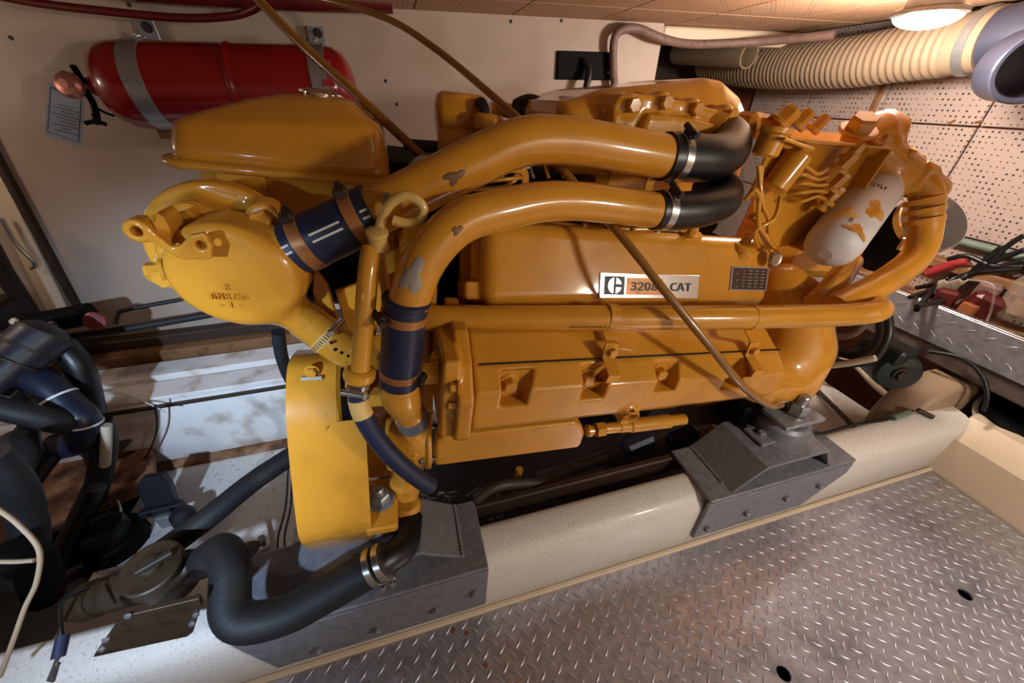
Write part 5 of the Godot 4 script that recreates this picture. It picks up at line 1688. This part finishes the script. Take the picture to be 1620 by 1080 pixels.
func bulkhead_things() -> void:
	# red fire bottle in two steel straps
	var a := pz(182, 137, -1.385)
	var b := pz(548, 138, -1.385)
	var d := (b - a).normalized()
	var l := a.distance_to(b)
	var t := thing("fire_bottle", "red fire suppression bottle strapped level to the bulkhead", "extinguisher", (a + b) * .5)
	var r := .096
	obj("bottle", MB.new().lathe([[.02, -.028], [.05, -.022], [.078, -.006], [.092, .018], [r, .045], [r, .06], [r, l * .52 - .014], [r, l * .52 - .006], [r + .003, l * .52 - .003], [r + .003, l * .52 + .003], [r, l * .52 + .006], [r, l * .52 + .014], [r, l - .06], [r, l - .045], [.092, l - .018], [.078, l + .006], [.05, l + .022], [.02, l + .028]], a, d, 48, false), M.red, t)
	for q in [.155, .90]:
		var c: Vector3 = a + d * l * q
		var s := obj("steel_strap", MB.new().lathe([[r, -.021], [r + .0025, -.0205], [r + .0025, .0205], [r, .021]], c, d, 48), M.zinc, t)
		obj("strap_tab", MB.new().box(c + Vector3(-.004, r + .018, -.100), Vector3(.046, .062, .004), .001).box(c + Vector3(-.002, r + .006, -.06), Vector3(.040, .004, .085), .001), M.grey_light, s)
		obj("bolt", MB.new().hexbolt(c + Vector3(0, r + .034, -.098), Vector3(0, 0, 1), .009, .008), M.dark_iron, s)
		obj("bolt", MB.new().hexbolt(c + Vector3(-.002, r + .010, -.035), Vector3(0, 1, .3), .008, .010), M.steel, s)
	obj("rear_bracket", MB.new().box(a + d * l * .24 + Vector3(0, -.085, -.05), Vector3(.20, .075, .06), .004), M.wood, t)
	obj("end_label", MB.new().box(b - d * .035 + Vector3(0, .03, r - .004), Vector3(.03, .06, .002), .0005, Basis(Vector3(1, 0, 0), -.28)), M.red_grip, t)
	var v := a - d * .03
	obj("valve_neck", MB.new().lathe([[.020, 0], [.020, .03], [.014, .034], [.014, .05]], a - d * .02, -d, 20), M.red_grip, t)
	obj("gauge", MB.new().lathe([[.026, 0], [.028, .004], [.028, .014], [.022, .022], [.010, .026]], pz(116, 136, -1.34), Vector3(-.15, .2, 1), 28), M.copper_bright, t)
	obj("valve_lever", MB.new().tube(smooth([pz(133, 133, -1.36), pz(124, 118, -1.36), pz(116, 105, -1.35)]), .007, 10), M.black, t)
	obj("safety_clip", MB.new().tube(smooth([pz(134, 142, -1.35), pz(148, 165, -1.34), pz(155, 195, -1.33), pz(150, 180, -1.33)]), .007, 10).tube(smooth([pz(135, 195, -1.33), pz(152, 192, -1.33), pz(168, 197, -1.33)]), .005, 8).tube(smooth([pz(152, 170, -1.34), pz(166, 178, -1.35), pz(180, 183, -1.37)]), .003, 8), M.black, t)
	# paper tag hanging from its neck
	var tg := thing("inspection_tag", "white inspection card hanging from the fire bottle", "tag", pz(102, 185, -1.345))
	var tp := []
	for p in [[76, 130], [134, 153], [129, 233], [70, 214]]:
		var q := pz(p[0], p[1], -1.345)
		tp.append(Vector2(q.x, q.y))
	obj("card", MB.new().prism(tp, Transform3D(Basis.IDENTITY, Vector3(0, 0, -1.345)), -.0012, 0, .0003), M.card, tg)
	var pr := MB.new()
	for k in 9:
		var q := pz(104 + (k % 3), 168 + k * 5.2, -1.345)
		pr.box(q + Vector3(.0, 0, .0004), Vector3([.03, .045, .022, .05, .04][k % 5], .0022, .0005), .0001, Basis(Vector3(0, 0, 1), -.32))
	for w in [[[80, 138], [128, 157]], [[128, 157], [124, 224]], [[75, 208], [124, 224]], [[80, 138], [75, 208]]]:
		var q0 := pz(w[0][0], w[0][1], -1.3448)
		var q1 := pz(w[1][0], w[1][1], -1.3448)
		pr.tube([q0, q1], .0009, 4)
	obj("card_print", pr, M.dark_blue_ink, tg)
	# dark square plate and sealed cable on the bulkhead
	t = thing("cable_gland_plate", "black rectangular plate high on the cream bulkhead", "plate", pz(925, 105, -1.49))
	var c0 := pz(882, 80, -1.495)
	var c1 := pz(968, 127, -1.495)
	obj("plate", MB.new().box((c0 + c1) * .5, Vector3(c1.x - c0.x, c0.y - c1.y, .012), .003), M.black, t)
	obj("screw", MB.new().lathe([[.005, 0], [.003, .003]], pz(963, 114, -1.488), Vector3(0, 0, 1), 10), M.steel, t)
	obj("cable", MB.new().tube(smooth([pz(926, 95, -1.48), pz(932, 112, -1.46), pz(928, 135, -1.45), pz(922, 155, -1.45)]), .012, 12), M.ink, t)
	cord("taped_cable", "mauve taped cable arching over the bulkhead edge and along the duct", "cable", [pz(972, 135, -1.47), pz(970, 100, -1.47), pz(972, 62, -1.465), pz(985, 47, -1.46), pz(1010, 46, -1.46), pz(1050, 62, -1.455), pz(1100, 70, -1.5), pz(1200, 66, -1.45), pz(1320, 55, -1.25)], .0135, M.tape_brown, "", 14)
	single("deck_beam", "pale yellow deck beam above the duct", "beam", MB.new().box(Vector3(1.37, 1.182, -1.56), Vector3(.76, .048, .09), .006), M.liner, Vector3(1.37, 1.16, -1.56))
	cord("red_cable", "dark red cable sagging along the top of the bulkhead", "cable", [pz(-10, -8, -1.40), pz(60, 5, -1.40), pz(150, 16, -1.39), pz(280, 28, -1.38), pz(360, 26, -1.36), pz(400, 15, -1.33), pz(425, -5, -1.28)], .0085, M.red_cable)
	single("conduit", "dark red conduit across the ceiling edge", "conduit", MB.new().tube([pz(210, -14, -1.44), pz(400, 0, -1.44), pz(620, 8, -1.44)], .020, 12), M.red_cable, pz(400, 0, -1.44))
	cord("control_cable", "straight orange push-pull cable crossing in front of the tank", "cable", [pz(400, -10, -1.05), pz(470, 63, -.98), pz(575, 160, -.88), pz(650, 230, -.81), pz(690, 266, -.77)], .0088, M.orange)
	cord("control_cable", "long brown push-pull cable arching from the ceiling down across the name plate", "cable", [pz(470, -8, -1.30), pz(545, 7, -1.22), pz(620, 33, -1.10), pz(690, 78, -.96), pz(760, 135, -.82), pz(835, 202, -.68), pz(880, 255, -.62), pz(930, 315, -.58), pz(985, 376, -.515), pz(1050, 458, -.45), pz(1125, 550, -.395), pz(1175, 610, -.375), pz(1216, 641, -.385), pz(1236, 640, -.42)], .0068, M.orange)
	# pale upright frame strip at the far left of the bulkhead
	t = thing("frame_strip", "pale upright wooden strip with a dark edge at the left of the bulkhead", "trim", pz(70, 400, -1.49))
	for w in [[[2, 290], [94, 490], .056, .020, "liner"], [[24, 300], [124, 487], .016, .026, "dark_wood"]]:
		var q0 := pz(w[0][0] - 60, w[0][1] - 108, -1.49)
		var q1 := pz(w[1][0], w[1][1], -1.49)
		var u := (q1 - q0).normalized()
		obj("strip", MB.new().box((q0 + q1) * .5, Vector3(w[2], q0.distance_to(q1), w[3]), .003, Basis(u.cross(Vector3(0, 0, 1)), u, Vector3(0, 0, 1))), M[w[4]], t)
	obj("latch", MB.new().tube(smooth([pz(2, 345, -1.46), pz(25, 385, -1.46), pz(50, 410, -1.46), pz(55, 420, -1.46), pz(48, 424, -1.46)]), .006, 10), M.steel, t)
	single("dark_post", "dark slanting post at the left edge before the pale strip", "post", MB.new().tube([pz(-50, 330, -1.36), pz(5, 430, -1.38), pz(65, 520, -1.40)], .022, 8), M.dark_iron, pz(25, 430, -1.38))

func aft_things() -> void:
	# corrugated duct under the ceiling, with its end band and black elbow
	var d0 := px(1575, 62, 1.60)
	var pts := [d0, px(1450, 82, 1.60), px(1330, 100, 1.59), px(1200, 106, 1.58), px(1120, 98, 1.58)]
	var s := dense(smooth(pts, 12), .0045)
	var rad := []
	for i in s.size():
		rad.append(.074 + (.0030 if i % 4 < 2 else -.0015) if i > 14 else .074)
	var t := thing("corrugated_duct", "large cream corrugated ventilation duct below the ceiling", "duct", pts[1])
	obj("duct_hose", MB.new().tube(s, rad, 32), M.duct, t)
	obj("end_band", MB.new().lathe([[.075, -.012], [.079, -.011], [.079, .011], [.075, .012]], s[5], s[10] - s[0], 36).box(px(1578, 100, 1.53), Vector3(.014, .02, .05), .003, Basis(Vector3.UP, .2)), M.zinc, t)
	var dk := px(1610, 52, 1.60)
	single("duct_coupling", "dark grey pipe coupling pushed into the corrugated duct", "pipe", MB.new().tube([s[3], dk, px(1680, 45, 1.60)], .068, 32), M.plastic_blue, dk)
	var o0 := px(1645, 104, 1.46)
	single("open_elbow", "dark open pipe mouth at the right edge under the duct", "pipe", MB.new().lathe([[.070, .12], [.076, .10], [.076, .004], [.073, 0], [.066, 0], [.063, .004], [.063, .11]], o0, Vector3(.55, .05, -.60), 36), M.plastic_blue, o0)
	var q0 := px(1186, 88, 1.45)
	var q1 := px(1080, 84, 1.42)
	var sm := thing("small_duct", "smaller cream duct with open dark end beside the corrugated duct", "duct", q0)
	obj("tube", MB.new().lathe([[.042, .45], [.046, .44], [.046, .002], [.044, 0], [.040, 0], [.038, .003], [.038, .30]], q0, q1 - q0, 28), M.duct, sm)
	# aft shelf beam faced with tread plate
	t = thing("shelf_beam", "bright edged tread plate beam of the aft shelf", "beam", Vector3(1.55, .40, -.5))
	obj("face", MB.new().box(Vector3(1.556, .40, -.35), Vector3(.012, .11, 1.35), .002), M.floor_metal, t)
	obj("top_edge", MB.new().box(Vector3(1.562, .4565, -.35), Vector3(.022, .005, 1.35), .0015), M.steel, t)
	var lug := tread_lug()
	for i in 22:
		for j in 2:
			put("tread_lug", lug, M.floor_metal, t, Transform3D(Basis(Vector3(0, sin(.6 if j else -.6), cos(.6)), Vector3(-1, 0, 0), Vector3(0, cos(.6), -sin(.6 if j else -.6))), Vector3(1.55, .375 + .05 * j, -.95 + i * .045 + j * .022)))
	single("shelf_board", "rusty aft shelf board under the jumper cables", "shelf", MB.new().box(Vector3(1.66, .405, -.55), Vector3(.19, .03, 1.7), .004), M.rust, Vector3(1.66, .39, -.55))
	single("beam_timber", "rough dark timber below the tread plate beam", "timber", MB.new().box(Vector3(1.585, .320, -.35), Vector3(.05, .07, 1.35), .006), M.grime, Vector3(1.585, .285, -.35))
	single("wall_pipe", "green painted pipe along the foot of the perforated wall", "pipe", MB.new().tube([Vector3(1.735, .60, -1.3), Vector3(1.735, .605, -.8), Vector3(1.735, .60, .3)], .012, 14), M.green_grey, Vector3(1.735, .6, -.8))
	single("wall_ledge", "narrow stained ledge below the green pipe", "ledge", MB.new().box(Vector3(1.725, .53, -.55), Vector3(.05, .03, 1.7), .004), M.wood, Vector3(1.725, .52, -.55))
	# jumper cables with red grip
	var yb := .435
	var k := 0
	for w in [[[1620, 395], [1560, 420], [1500, 452], [1455, 478]], [[1620, 412], [1570, 425], [1510, 440], [1470, 470]], [[1620, 425], [1540, 432], [1490, 445], [1450, 490]], [[1585, 390], [1560, 410], [1530, 435], [1480, 465]], [[1620, 372], [1590, 392], [1555, 425], [1500, 448]], [[1500, 410], [1530, 405], [1570, 420], [1620, 422]], [[1450, 455], [1480, 452], [1500, 465], [1470, 480]], [[1440, 470], [1470, 462], [1490, 475], [1450, 485]]]:
		var p3 := []
		for p in w:
			p3.append(on_shelf(p[0], p[1], yb + .010 * (k % 4)))
		cord("jumper_cable", ["black jumper cable leaning highest on the wall at the right", "second black jumper cable, running down left from the wall", "black jumper cable lying across the red grip end", "short steep black jumper cable above the packets", "black jumper cable end at the upper right corner of the shelf", "black jumper cable bowed over the red grip", "small black cable loop end left of the white packet", "lowest black cable loop at the left end of the shelf"][k], "cable", p3, .0075, M.rubber, "jumper cables on the aft shelf", 10)
		k += 1
	t = thing("clamp_grip", "red jumper clamp grip on the coiled cables", "clamp", on_shelf(1500, 425, .48))
	obj("grip", MB.new().tube([on_shelf(1467, 432, .48), on_shelf(1508, 418, .49)], .015, 16), M.red_grip, t)
	obj("grip", MB.new().tube([on_shelf(1506, 417, .49), on_shelf(1532, 414, .50)], .012, 16), M.red_grip, t)
	# packets, jar and bottles on the shelf
	t = thing("paper_packet", "crumpled white and red packet on the aft shelf", "packet", on_shelf(1510, 470, .43))
	obj("sheet", sheet([on_shelf(1482, 448, .50), on_shelf(1530, 446, .52), on_shelf(1500, 466, .46), on_shelf(1480, 462, .47)], .004), M.tape, t)
	obj("front", MB.new().box(on_shelf(1495, 472, .46), Vector3(.04, .06, .05), .008, Basis(Vector3.UP, .5)), M.red_pack, t)
	t = thing("plastic_bag", "clear bag with red packets on the aft shelf", "bag", on_shelf(1550, 490, .43))
	obj("packet", MB.new().box(on_shelf(1545, 487, .455), Vector3(.05, .10, .07), .01, Basis(Vector3(.4, .8, .1).normalized(), .7)), M.red_pack, t)
	obj("packet", MB.new().box(on_shelf(1535, 482, .46), Vector3(.012, .09, .03), .003, Basis(Vector3(.4, .8, .1).normalized(), .9)), M.tape, t)
	obj("packet", MB.new().box(on_shelf(1560, 462, .50), Vector3(.04, .06, .05), .006, Basis(Vector3(.2, .9, .3).normalized(), .4)), M.tape_brown, t)
	obj("packet", MB.new().box(on_shelf(1528, 492, .45), Vector3(.02, .05, .04), .004, Basis(Vector3(.1, .9, .3).normalized(), -.3)), M.rust_orange, t)
	obj("film", MB.new().tube(smooth([on_shelf(1530, 442, .55), on_shelf(1560, 446, .55), on_shelf(1573, 456, .54), on_shelf(1568, 490, .47), on_shelf(1560, 510, .43)]), .003, 8), M.film, t)
	for w in [[1588, 470, .030, "glass jar with a dark lid beside the red packets"], [1612, 470, .034, "tall clear bottle at the right end of the aft shelf"]]:
		var b0 := on_shelf(w[0], w[1] + 28, .43)
		b0.x = minf(b0.x, 1.70)
		t = thing("shelf_bottle", w[3], "bottle", b0)
		obj("body", MB.new().lathe([[w[2] * .9, 0], [w[2], .006], [w[2], .10], [w[2] * .8, .12], [w[2] * .5, .13]], b0, Vector3.UP, 24), M.film, t)
		obj("content", MB.new().lathe([[w[2] * .88, .004], [w[2] * .88, .07]], b0, Vector3.UP, 24), M.rust, t)
		obj("lid", MB.new().lathe([[w[2] * .55, .13], [w[2] * .55, .15]], b0, Vector3.UP, 20), M.steel, t)
	# below the shelf: coils, green motor, round tank, strip
	var cc := [[[1296, 545], [1350, 562], [1388, 545], [1394, 508], [1372, 478]], [[1296, 556], [1332, 574], [1378, 568], [1404, 532], [1402, 488]], [[1290, 520], [1320, 532], [1352, 528], [1378, 500]], [[1300, 580], [1345, 574], [1385, 566]]]
	k = 0
	for w in cc:
		var p3 := []
		for p in w:
			p3.append(px(p[0], p[1], [1.24, 1.20, 1.30, 1.15][k] + p3.size() * .012))
		cord("coiled_hose", ["dark hose loop behind the exhaust elbow", "outer dark hose loop behind the exhaust elbow", "inner grey hose loop behind the exhaust elbow", "pale hose end below the loops"][k], "hose", p3, [.014, .012, .010, .009][k], [M.rubber_dull, M.rubber, M.tape_brown, M.tape][k], "hose loops aft of the engine", 14)
		k += 1
	var mo := px(1400, 572, 1.38)
	t = thing("green_motor", "dark green motor in the shadow under the shelf beam", "motor", mo)
	obj("case", MB.new().lathe([[.03, -.08], [.053, -.075], [.058, -.06], [.058, .06], [.053, .075], [.03, .08]], mo, Vector3(-.5, .1, .8), 28), M.dark_green, t)
	obj("terminal_box", MB.new().box(mo + Vector3(-.04, .06, .02), Vector3(.07, .05, .08), .008), M.dark_green, t)
	obj("end_nut", MB.new().hexbolt(mo + Vector3(-.045, .01, .07), Vector3(-.5, .1, .8), .016, .012), M.dark_iron, t)
	var tk := Vector3(1.575, .105, -.445)
	single("round_tank", "large brown drum lying in the shadow behind the white coaming", "tank", MB.new().lathe([[.06, .006], [.138, 0], [.156, -.006], [.165, -.02], [.165, -.09], [.14, -.11]], tk, Vector3(0, 0, 1), 48, false), M.tank_brown, tk)
	cord("tank_cable", "black cable curving round the brown drum", "cable", [px(1470, 556, 1.52), px(1520, 566, 1.53), px(1552, 592, 1.54), px(1562, 625, 1.54), px(1556, 650, 1.54)], .006, M.ink)
	single("white_tube", "white plastic tube lying across the stained panel", "tube", MB.new().tube(smooth([pz(1300, 573, -.78), pz(1345, 572, -.72), pz(1385, 610, -.62), pz(1440, 655, -.50)]), .010, 12), M.tape, pz(1385, 610, -.62))
	t = thing("sensor_wire", "dark wire with a green sleeve and brass end over the stringer", "wire", py(1430, 655, .21))
	obj("wire", MB.new().tube(smooth([py(1255, 668, .23), py(1290, 686, .215), py(1350, 672, .215), py(1400, 664, .212), py(1425, 657, .212)]), .0042, 10), M.ink, t)
	obj("sleeve", MB.new().tube([py(1412, 661, .213), py(1438, 652, .213)], .009, 12), M.green_grey, t)
	obj("brass_end", MB.new().tube([py(1452, 648, .21), py(1476, 660, .20)], .007, 10), M.bronze, t)
	# coil in the white tray, green hose
	t = thing("black_reel", "black round reel with a pale rim inside the white coaming", "reel", px(1605, 680, 1.70))
	obj("reel", MB.new().lathe([[.02, .012], [.03, .0], [.085, .004], [.095, .012], [.095, .05], [.05, .06]], px(1612, 672, 1.68), Vector3(-.35, 1, .25), 36), M.black, t)
	obj("pale_rim", MB.new().lathe([[.095, .010], [.104, .008], [.106, .016], [.096, .02]], px(1612, 672, 1.68), Vector3(-.35, 1, .25), 36), M.tie, t)
	cord("green_hose", "green garden hose behind the black reel", "hose", [px(1550, 640, 1.66), px(1580, 632, 1.68), px(1625, 622, 1.70)], .016, M.green, "", 14)
	# in the dark gap under the engine: greasy hose, rag and plank
	cord("bilge_hose", "greasy brown hose arched along the dark plank below the engine", "hose", [pz(752, 790, -.52), pz(790, 768, -.53), pz(850, 764, -.54), pz(915, 768, -.54), pz(955, 782, -.53)], .0125, M.hose_brown, "", 16)
	single("pipe_under_engine", "grey pipe in the dark below the heat shield", "pipe", MB.new().tube([pz(850, 757, -.66), pz(960, 722, -.66)], .02, 14), M.grey, pz(850, 757, -.66))
	single("wood_wedge", "small pale wood block on the rusty pipe under the engine", "block", MB.new().box(pz(1131, 680, -.60), Vector3(.035, .022, .03), .002, Basis(Vector3(0, 0, 1), -.5)), M.duct, pz(1131, 680, -.60))
	single("rusty_pipe", "thick rust flecked pipe under the aft end of the engine", "pipe", MB.new().tube([pz(960, 735, -.70), pz(1060, 708, -.68), pz(1130, 690, -.66)], .045, 20), M.grime, pz(1060, 708, -.68))
	t = thing("crumpled_mesh", "crumpled silver mesh under the front of the engine", "mesh", pz(720, 805, -.62))
	var rng := RandomNumberGenerator.new()
	rng.seed = 4
	for i in 26:
		var o := pz(rng.randf_range(668, 790), rng.randf_range(778, 818), rng.randf_range(-.64, -.56))
		obj("wire_strand", MB.new().tube(smooth([o, o + Vector3(rng.randf_range(-.02, .02), rng.randf_range(.0, .015), rng.randf_range(-.01, .02)), o + Vector3(rng.randf_range(-.04, .04), rng.randf_range(-.01, .02), rng.randf_range(-.01, .02))], 5), .0016, 6), M.zinc, t)

func on_shelf(u: float, v: float, y: float) -> Vector3:   # on the shelf, or leaning on the wall behind it
	var p := py(u, v, y)
	return p if p.x < 1.70 else px(u, v, 1.70)

func sheet(c: Array, h: float) -> MB:   # a crumpled sheet of real thickness between four corners
	var b := MB.new()
	var N := 6
	var P := func(i: int, j: int, w: float) -> Vector3:
		var p: Vector3 = c[0].lerp(c[1], i / float(N)).lerp(c[3].lerp(c[2], i / float(N)), j / float(N))
		return p + Vector3(0, sin(i * 2.1 + j) * .006 + cos(j * 2.7) * .005 + w, 0)
	b.begin()
	for i in N:
		for j in N:
			b.q(P.call(i, j, h), P.call(i + 1, j, h), P.call(i + 1, j + 1, h), P.call(i, j + 1, h), 0)
			b.q(P.call(i, j, 0), P.call(i, j + 1, 0), P.call(i + 1, j + 1, 0), P.call(i + 1, j, 0), 1)
	for i in N:
		b.q(P.call(i, 0, 0), P.call(i + 1, 0, 0), P.call(i + 1, 0, h), P.call(i, 0, h), -1)
		b.q(P.call(i, N, 0), P.call(i, N, h), P.call(i + 1, N, h), P.call(i + 1, N, 0), -1)
		b.q(P.call(0, i, 0), P.call(0, i, h), P.call(0, i + 1, h), P.call(0, i + 1, 0), -1)
		b.q(P.call(N, i, 0), P.call(N, i + 1, 0), P.call(N, i + 1, h), P.call(N, i, h), -1)
	b.close()
	return b
